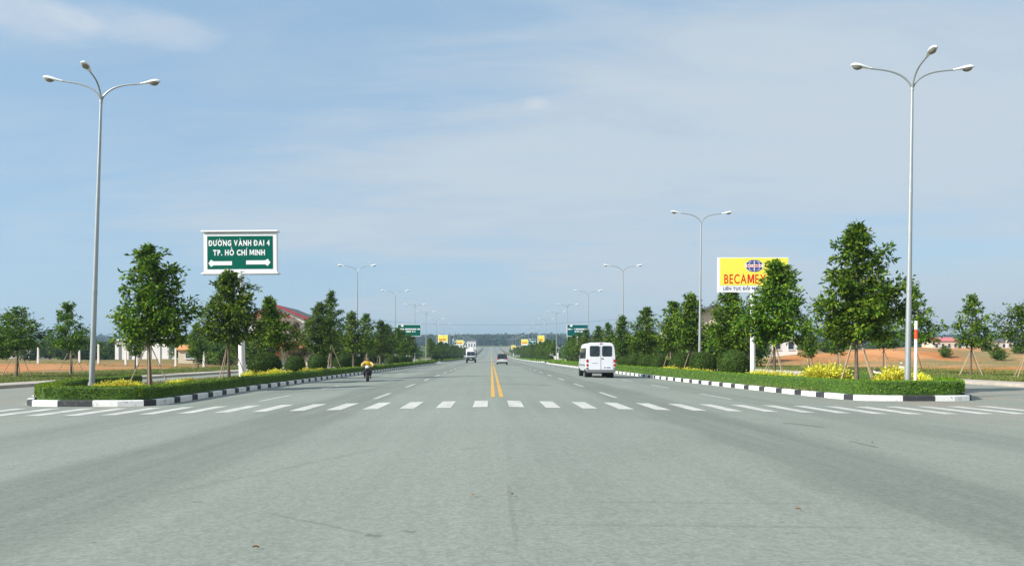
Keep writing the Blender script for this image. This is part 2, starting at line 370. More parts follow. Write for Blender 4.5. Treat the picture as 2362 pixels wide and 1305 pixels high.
def paint_material(name, col, wear=0.62):
    m, t, p = new_mat(name); L = t.links.new
    p.inputs['Roughness'].default_value = 0.7
    g = t.nodes.new('ShaderNodeNewGeometry')
    n = t.nodes.new('ShaderNodeTexNoise'); n.inputs['Scale'].default_value = 3.0; n.inputs['Detail'].default_value = 8; n.inputs['Roughness'].default_value = 0.7; L(g.outputs['Position'], n.inputs['Vector'])
    r = t.nodes.new('ShaderNodeMapRange'); r.inputs[1].default_value = 0.44; r.inputs[2].default_value = 0.66; r.inputs[3].default_value = 0; r.inputs[4].default_value = wear; L(n.outputs[0], r.inputs[0])
    x = t.nodes.new('ShaderNodeMix'); x.data_type = 'RGBA'; x.inputs[6].default_value = (*col, 1); x.inputs[7].default_value = (0.24, 0.255, 0.235, 1); L(r.outputs[0], x.inputs[0]); L(x.outputs[2], p.inputs['Base Color'])
    return m
M['line_white'] = paint_material('road_paint_white', (0.55, 0.55, 0.51))
M['line_dash'] = paint_material('road_paint_white_worn', (0.50, 0.51, 0.48), 0.7)
M['line_yellow'] = paint_material('road_paint_yellow', (0.62, 0.34, 0.04), 0.35)

def ground_material():
    m, t, p = new_mat('dry_ground'); L = t.links.new; p.inputs['Roughness'].default_value = 0.95; p.inputs['Specular IOR Level'].default_value = 0.1
    g = t.nodes.new('ShaderNodeNewGeometry'); sp = t.nodes.new('ShaderNodeSeparateXYZ'); L(g.outputs['Position'], sp.inputs[0])
    def nz(scale, detail=6, rough=0.6, stretch=(1,1,1), loc=(0,0,0)):
        mp = t.nodes.new('ShaderNodeMapping'); mp.inputs['Scale'].default_value = stretch; mp.inputs['Location'].default_value = loc; L(g.outputs['Position'], mp.inputs[0])
        n = t.nodes.new('ShaderNodeTexNoise'); n.inputs['Scale'].default_value = scale; n.inputs['Detail'].default_value = detail; n.inputs['Roughness'].default_value = rough; L(mp.outputs[0], n.inputs['Vector']); return n.outputs[0]
    def mth(op, a, b):
        n = t.nodes.new('ShaderNodeMath'); n.operation = op
        for i, v in enumerate((a, b)):
            if isinstance(v, (int, float)): n.inputs[i].default_value = v
            else: L(v, n.inputs[i])
        return n.outputs[0]
    def sm(v, a, b, lo=0.0, hi=1.0):
        r = t.nodes.new('ShaderNodeMapRange'); r.interpolation_type = 'SMOOTHSTEP'; r.inputs[1].default_value = a; r.inputs[2].default_value = b; r.inputs[3].default_value = lo; r.inputs[4].default_value = hi; L(v, r.inputs[0]); return r.outputs[0]
    def mixc(f, a, b):
        x = t.nodes.new('ShaderNodeMix'); x.data_type = 'RGBA'; L(f, x.inputs[0])
        for i, v in ((6, a), (7, b)):
            if isinstance(v, tuple): x.inputs[i].default_value = (*v, 1)
            else: L(v, x.inputs[i])
        return x.outputs[2]
    soil = mixc(sm(nz(0.09, 7, 0.65, (1, .6, 1)), 0.36, 0.64), (0.42, 0.165, 0.058), (0.56, 0.27, 0.115))
    dry = mixc(nz(1.3, 5), (0.22, 0.165, 0.07), (0.30, 0.24, 0.12))
    grass = mixc(nz(2.5, 6, 0.7), (0.085, 0.125, 0.03), (0.17, 0.185, 0.06))
    # grass next to the street, scrub and bare red earth further out
    ax = mth('ABSOLUTE', mth('ADD', sp.outputs[0], -1.6), 0)
    near = mth('ADD', mth('MULTIPLY', mth('ADD', nz(0.13, 6, .65), -0.5), 42.0), ax)
    c = mixc(sm(nz(0.05, 7, 0.7, (1, 0.8, 1), (3, 8, 0)), 0.46, 0.60), soil, dry)
    c = mixc(sm(near, 33.5, 39.0), grass, c)
    left = mth('MULTIPLY', sm(sp.outputs[1], 92, 125), sm(mth('MULTIPLY', sp.outputs[0], -1.0), 10, 25))
    c = mixc(mth('MULTIPLY', left, 0.85), c, mixc(nz(0.4, 5), (0.15, 0.15, 0.05), (0.24, 0.19, 0.085)))
    far = sm(sp.outputs[1], 260, 420)
    c = mixc(mth('MULTIPLY', far, 0.75), c, grass)
    L(c, p.inputs['Base Color'])
    b = t.nodes.new('ShaderNodeBump'); b.inputs['Strength'].default_value = 0.8; b.inputs['Distance'].default_value = 0.15; L(nz(1.6, 6, 0.7), b.inputs['Height']); L(b.outputs[0], p.inputs['Normal'])
    return m
M['ground'] = ground_material()

# ------------------------------------------------------------------ the setting: ground, roads, markings
XL, XR = -23.3, 26.5                              # outer kerbs of the service roads
def ground_z(x, y):
    if (XL <= x <= XR) or y < 31: return -0.32 + rise(max(y, 0))
    z = -0.07 + rise(y)
    out = (XL-x) if x < XL else (x-XR)
    z += 0.35*sstep(4, 25, out)*mnoise.noise((x*0.05, y*0.05, 1.3)) + 0.12*sstep(3, 10, out)*mnoise.noise((x*0.35, y*0.3, 4.1))
    if x > 0:
        m = sstep(85, 150, y)*sstep(24, 60, x-10)
        z += m*(2.6 + 0.9*mnoise.noise((x*0.03, y*0.035, 7)) + 0.7*mnoise.noise((x*0.10, y*0.10, 2)) + 0.35*mnoise.noise((x*0.3, y*0.3, 5)))*(1-0.6*sstep(260, 420, y))
    else:
        z += 0.7*sstep(38, 60, -x)*sstep(60, 110, y)*(0.6+0.8*mnoise.noise((x*0.05, y*0.06, 9)))*(1-sstep(200, 300, y))
    return z
def axis(parts):
    v = []
    for a, b, st in parts: v += list(np.arange(a, b, st))
    return sorted(set(round(float(q), 3) for q in v))
gx = axis([(-4000,-400,450),(-400,-120,35),(-120,-24,3.2),(-23.4,-23.2,0.1),(26.4,26.7,0.1),(28,130,3.2),(130,420,35),(420,4001,447)]) + [XL-0.02, XR+0.02, XL, XR, 0.0]
gx = sorted(set(gx)); gy = sorted(set(axis([(-300,0,100),(0,30,10),(33,300,4),(300,1300,40),(1300,4301,250)]) + [30.98, 31.02, 31.5]))
mb = MB(); nx = len(gx)
mb.v = [(x, y, ground_z(x, y)) for y in gy for x in gx]
mb.f = [(j*nx+i, j*nx+i+1, (j+1)*nx+i+1, (j+1)*nx+i) for j in range(len(gy)-1) for i in range(nx-1)]
ground = struct(mb.build('ground', M['ground'], smooth=False))

rys = axis([(-80,0,20),(0,300,10),(300,1180,20)])
rxs = [XL+0.05, -18, -14, -10.6, -7, -3.5, 0.2, 3.9, 7.4, 11.0, 15, 20, XR-0.05]
mb = MB(); n = len(rxs)
mb.v = [(x, y, road_z(x, y)) for y in rys for x in rxs]
mb.f = [(j*n+i, j*n+i+1, (j+1)*n+i+1, (j+1)*n+i) for j in range(len(rys)-1) for i in range(n-1)]
for (a, b) in ((-320, XL+0.05), (XR-0.05, 320)):
    q = len(mb.v); mb.v += [(a,-80,-0.216),(b,-80,-0.216),(b,31,-0.216),(a,31,-0.216)]; mb.f.append((q,q+1,q+2,q+3))
road = struct(mb.build('road', M['road']))

def strip(mb, x0, x1, y0, y1, dz, step=5.0):
    """sheet laid on the crowned road."""
    ys = [y0]
    while ys[-1]+step < y1: ys.append(ys[-1]+step)
    ys.append(y1); vs = []
    for y in ys: vs += [(x0, y, road_z(x0, y)+dz), (x1, y, road_z(x1, y)+dz)]
    mb.add(vs, [(2*i, 2*i+1, 2*i+3, 2*i+2) for i in range(len(ys)-1)])
# zebra crossing: bars as parts of the crossing
zebra = struct(empty('zebra_crossing', (0, 0, 0)))
c0 = at(1030, 22.7)
for k in range(-13, 18):
    x = c0 + 0.97*k
    y0 = 21.2 - 0.05*max(0, -x-4); y1 = 24.2 - 0.05*max(0, -x-4)
    if x > 4: y0 += 0.03*(x-4); y1 += 0.06*(x-4)
    mb = MB(); strip(mb, x-0.2, x+0.2, y0, y1, 0.005, 1.0); mb.build('bar', M['line_white'], zebra)
for (xs, off, w) in ((4.25, 27.3, 0.15), (8.3, 27.7, 0.15), (-3.85, 26.5, 0.15), (-7.65, 26.5, 0.15)):
    rt = struct(empty('lane_line', (0, 0, 0)))
    for k in range(24):
        y = off+k*9.7
        if 160 < y < 186: continue
        mb = MB(); strip(mb, xs-w/2, xs+w/2, y, y+4.1, 0.005); mb.build('dash', M['line_dash'], rt)
    mb = MB()
    for k in range(24, 90):
        y = off+k*9.7; strip(mb, xs-w/2, xs+w/2, y, y+4.1, 0.006)
    o = mb.build('dash', M['line_dash'], rt); o['kind'] = 'stuff'
rt = struct(empty('centre_line', (0, 0, 0)))
for xs in (0.06, 0.34):
    mb = MB(); strip(mb, xs-0.07, xs+0.07, 26.2, 112, 0.005); strip(mb, xs-0.07, xs+0.07, 120, 160, 0.005); strip(mb, xs-0.07, xs+0.07, 190, 1100, 0.006, 15)
    mb.build('line', M['line_yellow'], rt)

# outer kerbs and pavements of the service roads
for (x0, sgn) in ((XL, -1), (XR, 1)):
    ys = axis([(31.05, 300, 8), (300, 1150, 30)])
    mb = MB(); sec = [(0, -0.28), (0, -0.075), (sgn*0.03, -0.055), (sgn*0.22, -0.055), (sgn*0.22, -0.28)]
    mb.loft([[(x0+a-sgn*0.03, y, b+rise(y)) for a, b in sec] for y in ys]); struct(mb.build('kerb', M['concrete']))
    mb = MB(); sec = [(sgn*0.2, -0.28), (sgn*0.2, -0.062), (sgn*1.7, -0.04), (sgn*1.7, -0.28)]
    mb.loft([[(x0+a, y, b+rise(y)) for a, b in sec] for y in ys]); struct(mb.build('pavement', M['concrete']))

# ------------------------------------------------------------------ leaf helper (vectorised)
def leaf_mesh(name, cen, out, L, Wd, m, up=0.35, rnd=0.7, fold=0.25):
    """cen (n,3) leaf bases; out (n,3) preferred growth direction; a folded two-triangle leaf at each."""
    n = len(cen); cen = np.asarray(cen, float); out = np.asarray(out, float)
    d = out/np.maximum(np.linalg.norm(out, axis=1, keepdims=True), 1e-6) + NR.normal(0, rnd, (n, 3))
    d /= np.linalg.norm(d, axis=1, keepdims=True)
    nn = NR.normal(0, 0.55, (n, 3)); nn[:, 2] += up*2
    nn += 0.5*out/np.maximum(np.linalg.norm(out, axis=1, keepdims=True), 1e-6)
    sdir = np.cross(d, nn); sdir /= np.maximum(np.linalg.norm(sdir, axis=1, keepdims=True), 1e-6)
    nrm = np.cross(sdir, d)
    ll = (np.asarray(L)*NR.uniform(0.7, 1.25, n))[:, None]; ww = (np.asarray(Wd)*NR.uniform(0.75, 1.25, n))[:, None]/2
    v = np.empty((n, 4, 3))
    v[:, 0] = cen; v[:, 2] = cen + d*ll - nrm*ll*0.08
    mid = cen + d*ll*0.48
    v[:, 1] = mid + sdir*ww + nrm*ww*fold; v[:, 3] = mid - sdir*ww + nrm*ww*fold
    me = bpy.data.meshes.new(name); me.vertices.add(n*4); me.vertices.foreach_set('co', v.reshape(-1))
    idx = np.arange(n)[:, None]*4 + np.array([0, 1, 2, 0, 2, 3]); idx = idx.reshape(-1)
    me.loops.add(n*6); me.loops.foreach_set('vertex_index', idx)
    me.polygons.add(n*2); me.polygons.foreach_set('loop_start', np.arange(n*2)*3); me.polygons.foreach_set('loop_total', np.full(n*2, 3))
    me.materials.append(m); me.update(); me.validate()
    return me

# ------------------------------------------------------------------ traffic islands with painted kerbs and hedges
def resample(path, n):
    P = [Vector((*p, 0)) for p in path]; d = [0]
    for a, b in zip(P, P[1:]): d.append(d[-1]+(b-a).length)
    return P, d
def path_at(P, d, s):
    s = max(0, min(d[-1]-1e-6, s))
    for i in range(len(P)-1):
        if s <= d[i+1]:
            t = (s-d[i])/(d[i+1]-d[i]); return P[i].lerp(P[i+1], t), (P[i+1]-P[i]).normalized()
    return P[-1], (P[-1]-P[-2]).normalized()
def smooth_path(pts, it=2):
    for _ in range(it):
        q = [pts[0]]
        for a, b in zip(pts, pts[1:]):
            q += [(a[0]*.75+b[0]*.25, a[1]*.75+b[1]*.25), (a[0]*.25+b[0]*.75, a[1]*.25+b[1]*.75)]
        pts = q + [pts[-1]]
    return pts
def kerb_block(mb, P, d, s0, s1, inner, dz=0.0):
    """a kerb stone following the path from s0 to s1; inner = side (+1 left of direction) of the bed."""
    k = max(1, int((s1-s0)/0.8)+ (1 if s1-s0 > 1.0 else 0)); rings = []
    for i in range(k+1):
        p, t = path_at(P, d, s0+(s1-s0)*i/k); nrm = Vector((-t.y, t.x, 0))*inner
        z = road_z(p.x, p.y)
        rings.append([p+nrm*a+Vector((0, 0, z+b)) for a, b in ((0, -0.05), (0, 0.165), (0.025, 0.19), (0.19, 0.19+dz), (0.19, -0.05))])
    mb.loft(rings)

def island(name_lbl, path, inner, front_blocks, y_ind, hedge_top, hedge_label, seed, ybed):
    """path starts at the nose corner on the outer side and runs round the nose, then along the road."""
    P, d = resample(path, 0)
    root = struct(empty('traffic_island', (0, 0, 0)))
    # bed
    ins = []
    for i in range(len(P)):
        t = (P[min(i+1, len(P)-1)]-P[max(i-1, 0)]).normalized(); ins.append(P[i]+Vector((-t.y, t.x, 0))*inner*0.17)
    mb = MB(); ins = [(p.x, p.y) for p in ins]
    ys = sorted(set([round(q, 2) for q in np.arange(ybed[0]+0.4, ybed[1]-0.4, 4.0)] + [ybed[1]-0.4]))
    def xr(y):
        xs = []
        L2 = ins+[ins[0]]
        for a, b in zip(L2, L2[1:]):
            if (a[1]-y)*(b[1]-y) < 0: xs.append(a[0]+(b[0]-a[0])*(y-a[1])/(b[1]-a[1]))
        return (min(xs), max(xs)) if len(xs) > 1 else None
    rows = [(y, xr(y)) for y in ys]; rows = [(y, q) for y, q in rows if q]
    vs = []
    for y, (a, b) in rows:
        for k in range(5): vs.append((a+(b-a)*k/4, y, ISL+rise(y)+(0.05 if 0 < k < 4 else 0)))
    mb.add(vs, [(j*5+i, j*5+i+1, (j+1)*5+i+1, (j+1)*5+i) for j in range(len(rows)-1) for i in range(4)])
    mb.build('bed', M['soil'], root)
    # kerb stones
    s = 0; k = 0; c = 1; far = {0: MB(), 1: MB()}
    seq = list(front_blocks)
    while s < d[-1]-0.3:
        if k < len(seq): ln, c = seq[k]
        else:
            c = 1-c; ln = 1.2 if c == 0 else 0.6
        e = min(s+ln, d[-1]); p, _ = path_at(P, d, s)
        if p.y < y_ind:
            mb = MB(); kerb_block(mb, P, d, s, e-0.012, inner); mb.build('kerb_stone', M['kerb_white'] if c == 0 else M['kerb_black'], root)
        else: kerb_block(far[c], P, d, s, e-0.012, inner)
        s = e; k += 1
    for c in (0, 1):
        if far[c].v:
            o = far[c].build('kerb_stone', M['kerb_white'] if c == 0 else M['kerb_black'], root); o['kind'] = 'stuff'
    return P, d

def hedge(P, d, inner, top, label, near=True, seed=0):
    root = empty('hedge', tuple(path_at(P, d, 0)[0])); root.location.z = 0; off = Vector(root.location)
    rn = np.random.default_rng(seed); rings = []; cen = []; out = []; Ls = []
    s = 0.0; w = 0.62
    while s <= d[-1]:
        p, t = path_at(P, d, s); nrm = Vector((-t.y, t.x, 0))*inner
        z0 = ISL-0.1+rise(p.y); zt = top+rise(p.y)+0.02*mnoise.noise((s*0.5, seed, 0))
        jj = 0.025*mnoise.noise((s*0.9, seed+5, 1))
        rings.append([p+nrm*a+Vector((0, 0, b))-off for a, b in ((0.26+jj, z0), (0.25+jj, zt-0.09), (0.30, zt-0.045), (0.26+w-0.06, zt-0.045), (0.26+w, zt-0.09), (0.26+w, z0))])
        s += 0.6 if p.y < 110 else 6
    mb = MB(); mb.loft(rings); mb.build('twigs', M['hedge_core'], root)
    s = 0.0
    while s < d[-1]:
        p, t = path_at(P, d, s); nrm = Vector((-t.y, t.x, 0))*inner
        dist = max(24, p.y); step = 0.0022*(dist/26)**2.0*(1 if near else 1.5)
        if dist > 180: step *= 1.6
        for _ in range(1):
            zt = top+rise(p.y)+0.02*mnoise.noise((s*0.5, seed, 0)); u = rn.random()
            if u < 0.42:   a, b, o = 0.245, rn.uniform(ISL+0.05, zt-0.04)-rise(p.y)+rise(p.y), -nrm+Vector((0, 0, 0.5))
            elif u < 0.86: a, b, o = rn.uniform(0.24, 0.27+w), zt-0.05, Vector((0, 0, 1.0))
            else:          a, b, o = 0.27+w, rn.uniform(ISL+0.1, zt-0.04), nrm+Vector((0, 0, 0.5))
            if u < 0.42 or u >= 0.86: b = rise(p.y)+rn.uniform(ISL+0.08, top-0.05)
            q = p+nrm*(a+rn.normal(0, 0.012))+Vector((0, 0, b+rn.normal(0, 0.008)))-off
            cen.append(q[:]); out.append(o[:]); Ls.append(0.052*min(5.5, max(1, dist/36)))
        s += step
    Ls = np.array(Ls); me = leaf_mesh('leaves', cen, out, Ls, Ls*0.72, M['hedge'], up=0.5, rnd=0.6); link('leaves', me, root)
    tag(root, label, 'hedge', 'clipped hedges round the islands')
    return root

# left island: from the outer side round the nose to the road side
left_path = [(-18.3, 40), (-17.9, 33.5), (-16.3, 28.6), (-14.75, 25.4), (-14.2, 24.75), (-13.2, 24.62), (-10.95, 24.68), (-10.45, 25.3), (-10.5, 27.5), (-10.85, 36), (-11.05, 60), (-10.8, 90), (-10.7, 150), (-10.9, 160), (-12.4, 164.5)]
lp = left_path[:3]+smooth_path(left_path[2:9], 1)[1:-1]+left_path[8:]
# where the front begins (for the painted pattern)
def plen(path, upto):
    s = 0
    for a, b in zip(path, path[1:]):
        if a == upto or (abs(a[0]-upto[0]) < 1e-6 and abs(a[1]-upto[1]) < 1e-6): return s
        s += math.hypot(b[0]-a[0], b[1]-a[1])
    return s
def s_at_x(path, x, y_max):
    s = 0
    for a, b in zip(path, path[1:]):
        l = math.hypot(b[0]-a[0], b[1]-a[1])
        if a[1] < y_max and b[1] < y_max and (a[0]-x)*(b[0]-x) <= 0: return s+l*abs((x-a[0])/(b[0]-a[0]+1e-9))
        s += l
    return s
sA = s_at_x(lp, at(135, 24.7), 26.5)
lead = sA-0.95
nlead = int(lead/1.8); pre = []
c = 0
rem = lead
blocks = []
while rem > 0.01:
    ln = min(rem, 0.6 if len(blocks) % 2 == 0 else 1.2); blocks.insert(0, (ln, 1 if len(blocks) % 2 == 0 else 0)); rem -= ln
fb = blocks+[(0.95, 0), (1.07, 1), (1.53, 0), (0.46, 1), (1.25, 0), (0.55, 1)]
LP, Ld = island('left', lp, 1, fb, 84, 0.37, '', 3, (24.6, 164.4))
hedge(LP, Ld, 1, 0.41, 'low clipped green hedge edging the left traffic island', True, 3)

right_path = [(19.2, 42), (19.0, 34.5), (18.1, 30.6), (17.0, 28.3), (16.5, 27.75), (15.2, 27.6), (13.2, 27.75), (12.7, 28.3), (12.35, 31), (11.9, 38), (11.35, 52), (10.95, 80), (10.8, 150), (11, 160), (12.6, 164.5)]
rp = right_path[:3]+smooth_path(right_path[2:9], 1)[1:-1]+right_path[8:]
sA = s_at_x(rp, at(2155, 27.7), 29.5)
lead = sA-1.4; rem = lead; blocks = []
while rem > 0.01:
    ln = min(rem, 0.6 if len(blocks) % 2 == 0 else 1.2); blocks.insert(0, (ln, 1 if len(blocks) % 2 == 0 else 0)); rem -= ln
fb = blocks+[(1.4, 0), (1.1, 1), (1.7, 0), (0.5, 1), (1.25, 0), (0.6, 1)]
RP, Rd = island('right', rp, -1, fb, 84, 0.48, '', 4, (27.6, 164.4))
hedge(RP, Rd, -1, 0.50, 'low clipped sunlit green hedge edging the right traffic island', True, 4)
# the islands of the next blocks
for (sg, x0) in ((-1, -10.8), (1, 10.9)):
    for (y0, y1) in ((190, 560), (585, 1120)):
        path = [(sg*18.4, y0+9), (sg*17.6, y0+2.5), (sg*15, y0), (sg*12, y0+1), (x0, y0+6)] + [(x0, y) for y in np.arange(y0+20, y1, 20)]
        P, d = island('', path, 1 if sg < 0 else -1, [], 0, 0.4, '', 5, (y0, y1))
        lbl = ('left' if sg < 0 else 'right')
        hedge(P, d, 1 if sg < 0 else -1, 0.4, ('distant clipped hedge on the %s island beyond the second junction' if y0 < 300 else 'farthest clipped hedge climbing the rise on the %s side') % lbl, False, 9)

# ------------------------------------------------------------------ street lamps
def head_mesh(kind):
    mb = MB(); rings = []
    prof = [(0.0, 0.045, 0.04), (0.12, 0.06, 0.05), (0.3, 0.10, 0.075), (0.45, 0.135, 0.10), (0.6, 0.14, 0.105), (0.7, 0.11, 0.085), (0.76, 0.05, 0.045)]
    for x, hw, hh in prof:
        ring = []
        for k in range(14):
            a = 2*math.pi*k/14; zc = math.sin(a)
            ring.append((x, hw*math.cos(a), hh*zc if zc > 0 else hh*0.35*zc))
        rings.append(ring)
    mb.loft(rings); return mb
def lens_mesh():
    mb = MB(); rings = []
    for x, hw, hh in ((0.36, 0.05, 0.03), (0.41, 0.10, 0.08), (0.52, 0.125, 0.115), (0.62, 0.11, 0.095), (0.69, 0.05, 0.04)):
        rings.append([(x, hw*math.cos(a), -0.02+hh*math.sin(a)) for a in [math.pi+math.pi*k/8 for k in range(9)]])
    mb.loft(rings); return mb
def make_lamp(azs, H=11.15, reach=2.05, detail=True):
    root = empty('street_lamp')
    mb = MB(); mb.tube([(0,0,0), (0,0,H*0.35), (0,0,H*0.7), (0,0,H)], [0.105, 0.088, 0.066, 0.048], 12); mb.build('pole', M['galv'], root, smooth='auto')
    if detail:
        mb = MB(); mb.box((0,0,0.015), (0.4,0.4,0.03)); mb.tube([(0,0,0.02),(0,0,0.35)], [0.15,0.13], 12); mb.build('base_plate', M['galv'], root)
        for z, r in ((H*0.34, 0.098), (H*0.66, 0.077), (H-0.05, 0.062)):
            mb = MB(); mb.tube([(0,0,z-0.05),(0,0,z+0.05)], r, 12); mb.build('collar', M['galv'], root)
    for (az, rc) in azs:
        ca, sa = math.cos(az), math.sin(az); pts = []
        for t in np.linspace(0, 1, 9):
            r = rc*0.72*t**1.30; z = 0.56*(1-(1-t)**3.2)+0.16*t
            pts.append((ca*r*1.0, sa*r, H-0.04+z))
        mb = MB(); mb.tube(pts, [0.038-0.010*k/8 for k in range(9)], 8); mb.build('arm', M['galv'], root, smooth='auto')
        e = Vector(pts[-1]); d = (e-Vector(pts[-2])).normalized()
        h = head_mesh(0).build('lamp_head', M['shell'], root, smooth='auto'); h.location = e-d*0.06; h.rotation_euler = (0, -rad(9), az)
        if detail: lens_mesh().build('lens', M['lens'], h, smooth='auto')
    return root
H0 = 11.15
ORD = ['first','second','third','fourth','fifth','sixth','seventh','eighth','ninth','tenth']
lt = make_lamp([(math.pi, 2.15), (0, 2.15), (-rad(83), 1.65)])
lt.location = (at(211, 30.7), 30.7, ISL); lt.rotation_euler = (0, rad(1.9), 0)
tag(lt, 'tall triple-arm street lamp at the nose of the left island', 'street lamp', 'street lamps along the avenue')
def put_lamp(src, x, y, label, lean=0, rz=0):
    o = copy_tree(src); o.location = (x, y, ISL+rise(y)); o.rotation_euler = (0, lean, rz); o['label'] = label; return o
lt2 = make_lamp([(math.pi, 2.15), (0, 2.15), (-rad(96), 1.65)]); tag(lt2, '', 'street lamp', 'street lamps along the avenue'); lt2.location = (at(2093, 29.3), 29.3, ISL); lt2.rotation_euler = (0, rad(0.9), 0)
lt2['label'] = ('tall triple-arm street lamp at the nose of the right island')
ld = make_lamp([(math.pi, 2.15), (0, 2.15)]); ld.location = (at(1613, 59), 59, ISL); ld.rotation_euler = (0, rad(0.7), 0)
tag(ld, 'double-arm street lamp beside the yellow billboard on the right island', 'street lamp', 'street lamps along the avenue')
put_lamp(ld, at(1437, 93.5), 93.5, 'double-arm street lamp just right of the white minibus')
put_lamp(ld, at(1357, 130), 130, 'double-arm street lamp behind the far right green sign')
put_lamp(ld, at(824, 93.5), 93.5, 'double-arm street lamp above the trees left of the motorcyclist')
put_lamp(ld, at(912, 130), 130, 'double-arm street lamp behind the far left green sign')
for sg in (-1, 1):
    nm = 'left' if sg < 0 else 'right'
    put_lamp(lt, sg*15.6, 164, 'triple-arm street lamp ending the first %s island at the second junction' % nm)
    put_lamp(lt, sg*15.6, 192, 'triple-arm street lamp starting the second %s island beyond the junction' % nm)
lf = make_lamp([(math.pi, 2.15), (0, 2.15)], detail=False); lf.location = (-15.6, 228, ISL)
tag(lf, 'small distant double-arm street lamp in the far left row', 'street lamp', 'distant street lamps')
first = True
for sg in (-1, 1):
    for k in range(15):
        y = 228+36*k
        if sg < 0 and k == 0: continue
        put_lamp(lf, sg*15.6, y, 'small distant double-arm street lamp in the far %s row' % ('left' if sg < 0 else 'right'))

# striped post at the right nose
post = empty('striped_post', (at(2111, 28.7), 28.7, ISL))
mb = MB(); mb.tube([(0,0,0),(0,0,2.62)], 0.053, 14); mb.build('post', M['white'], post, smooth='auto')
mb = MB(); mb.tube([(0,0,1.97),(0,0,2.32)], 0.056, 14); mb.build('band', M['post_red'], post, smooth='auto')
post.rotation_euler = (0, rad(0.8), 0)
tag(post, 'white post with a red band beside the right nose lamp', 'post')

# ------------------------------------------------------------------ text
GLY = {}
def glyph(ch, bold):
    if (ch, bold) not in GLY:
        cu = bpy.data.curves.new('t', 'FONT'); cu.body = ch; cu.size = 1; cu.offset = bold; cu.extrude = 0; cu.resolution_u = 3
        o = bpy.data.objects.new('t', cu); COL.objects.link(o)
        dg = bpy.context.evaluated_depsgraph_get(); dg.update()
        me = bpy.data.meshes.new_from_object(o.evaluated_get(dg)); bpy.data.objects.remove(o); bpy.data.curves.remove(cu)
        vs = [(v.co.x, v.co.y) for v in me.vertices]; fs = [tuple(p.vertices) for p in me.polygons]; bpy.data.meshes.remove(me)
        GLY[(ch, bold)] = (vs, fs)
    return GLY[(ch, bold)]
ACC = {'\u0110': ('D', 'b'), '\u01af': ('U', 'h'), '\u1edc': ('O', 'hg'), '\u00c0': ('A', 'g'), '\u1ed2': ('O', 'cg'), '\u00cd': ('I', 'a'), '\u00ca': ('E', 'c'), '\u1ee4': ('U', '.'), '\u1ed4': ('O', 'ck'), '\u1eda': ('O', 'ha')}
def glyph_m(cap):
    w_, t_ = 0.78, 0.155
    m_ = w_/2
    return ([(0, 0), (t_, 0), (t_, cap), (0, cap), (w_-t_, 0), (w_, 0), (w_, cap), (w_-t_, cap)] + [(t_*0.4, cap, -0.001), (t_*1.3, cap, -0.001), (m_+0.075, 0.10*cap, -0.001), (m_-0.075, 0.10*cap, -0.001)] + [(w_-t_*1.3, cap, -0.002), (w_-t_*0.4, cap, -0.002), (m_+0.075, 0.10*cap, -0.002), (m_-0.075, 0.10*cap, -0.002)],
            [(0,1,2,3), (4,5,6,7), (8,9,10,11), (12,13,14,15)])
def text_mb(s, w, h, z0, xc, y, bold=0.012):
    """letters with their Vietnamese marks, set to a width and cap height."""
    V, F = [], []; x = 0.0; hv = glyph('H', bold)[0]; cap = max(q[1] for q in hv)
    def poly(pts): F.append(tuple(range(len(V), len(V)+len(pts)))); V.extend((a_, b_, -0.002) for a_, b_ in pts)
    for ch in s:
        if ch == ' ': x += 0.36; continue
        base, marks = ACC.get(ch, (ch, '')); vs, fs = glyph_m(cap) if base == 'M' else glyph(base, bold)
        x0 = min(q[0] for q in vs); wd = max(q[0] for q in vs)-x0; o = len(V)
        V += [(x+q[0]-x0, q[1], q[2] if len(q) > 2 else 0.0) for q in vs]; F += [tuple(i+o for i in f) for f in fs]
        c = x+wd/2; t_ = 0.10; top = cap+0.06
        if 'b' in marks: poly([(x-0.09, cap*0.44), (x+wd*0.45, cap*0.44), (x+wd*0.45, cap*0.44+t_), (x-0.09, cap*0.44+t_)])
        if 'h' in marks: poly([(x+wd-0.08, cap*0.84), (x+wd+0.05, cap*0.86), (x+wd+0.11, cap+0.10), (x+wd+0.02, cap+0.12), (x+wd-0.02, cap*0.95)])
        if 'c' in marks:
            poly([(c-0.17, top), (c-0.06, top), (c, top+0.09), (c, top+0.18)]); poly([(c, top+0.18), (c, top+0.09), (c+0.06, top), (c+0.17, top)]); top += 0.14
        if 'g' in marks: poly([(c-0.18, top+0.17), (c-0.05, top), (c+0.05, top), (c-0.05, top+0.17)])
        if 'a' in marks: poly([(c-0.05, top), (c+0.05, top), (c+0.18, top+0.17), (c+0.05, top+0.17)])
        if 'k' in marks: poly([(c-0.03, top), (c+0.06, top), (c+0.12, top+0.12), (c-0.08, top+0.17), (c-0.09, top+0.10), (c+0.02, top+0.09)])
        if '.' in marks: poly([(c-0.06, -0.20), (c+0.06, -0.20), (c+0.06, -0.08), (c-0.06, -0.08)])
        x += wd+0.13+(0.05 if 'h' in marks else 0)
    x -= 0.13; mb = MB(); sx = w/x; sz = h/cap
    mb.add([(xc+(q[0]-x/2)*sx, y+q[2], z0+q[1]*sz) for q in V], F)
    return mb
def build_flat(mb, name, m, parent):
    me = bpy.data.meshes.new(name); me.from_pydata(mb.v, [], mb.f); me.materials.append(m); o = link(name, me, parent); return o

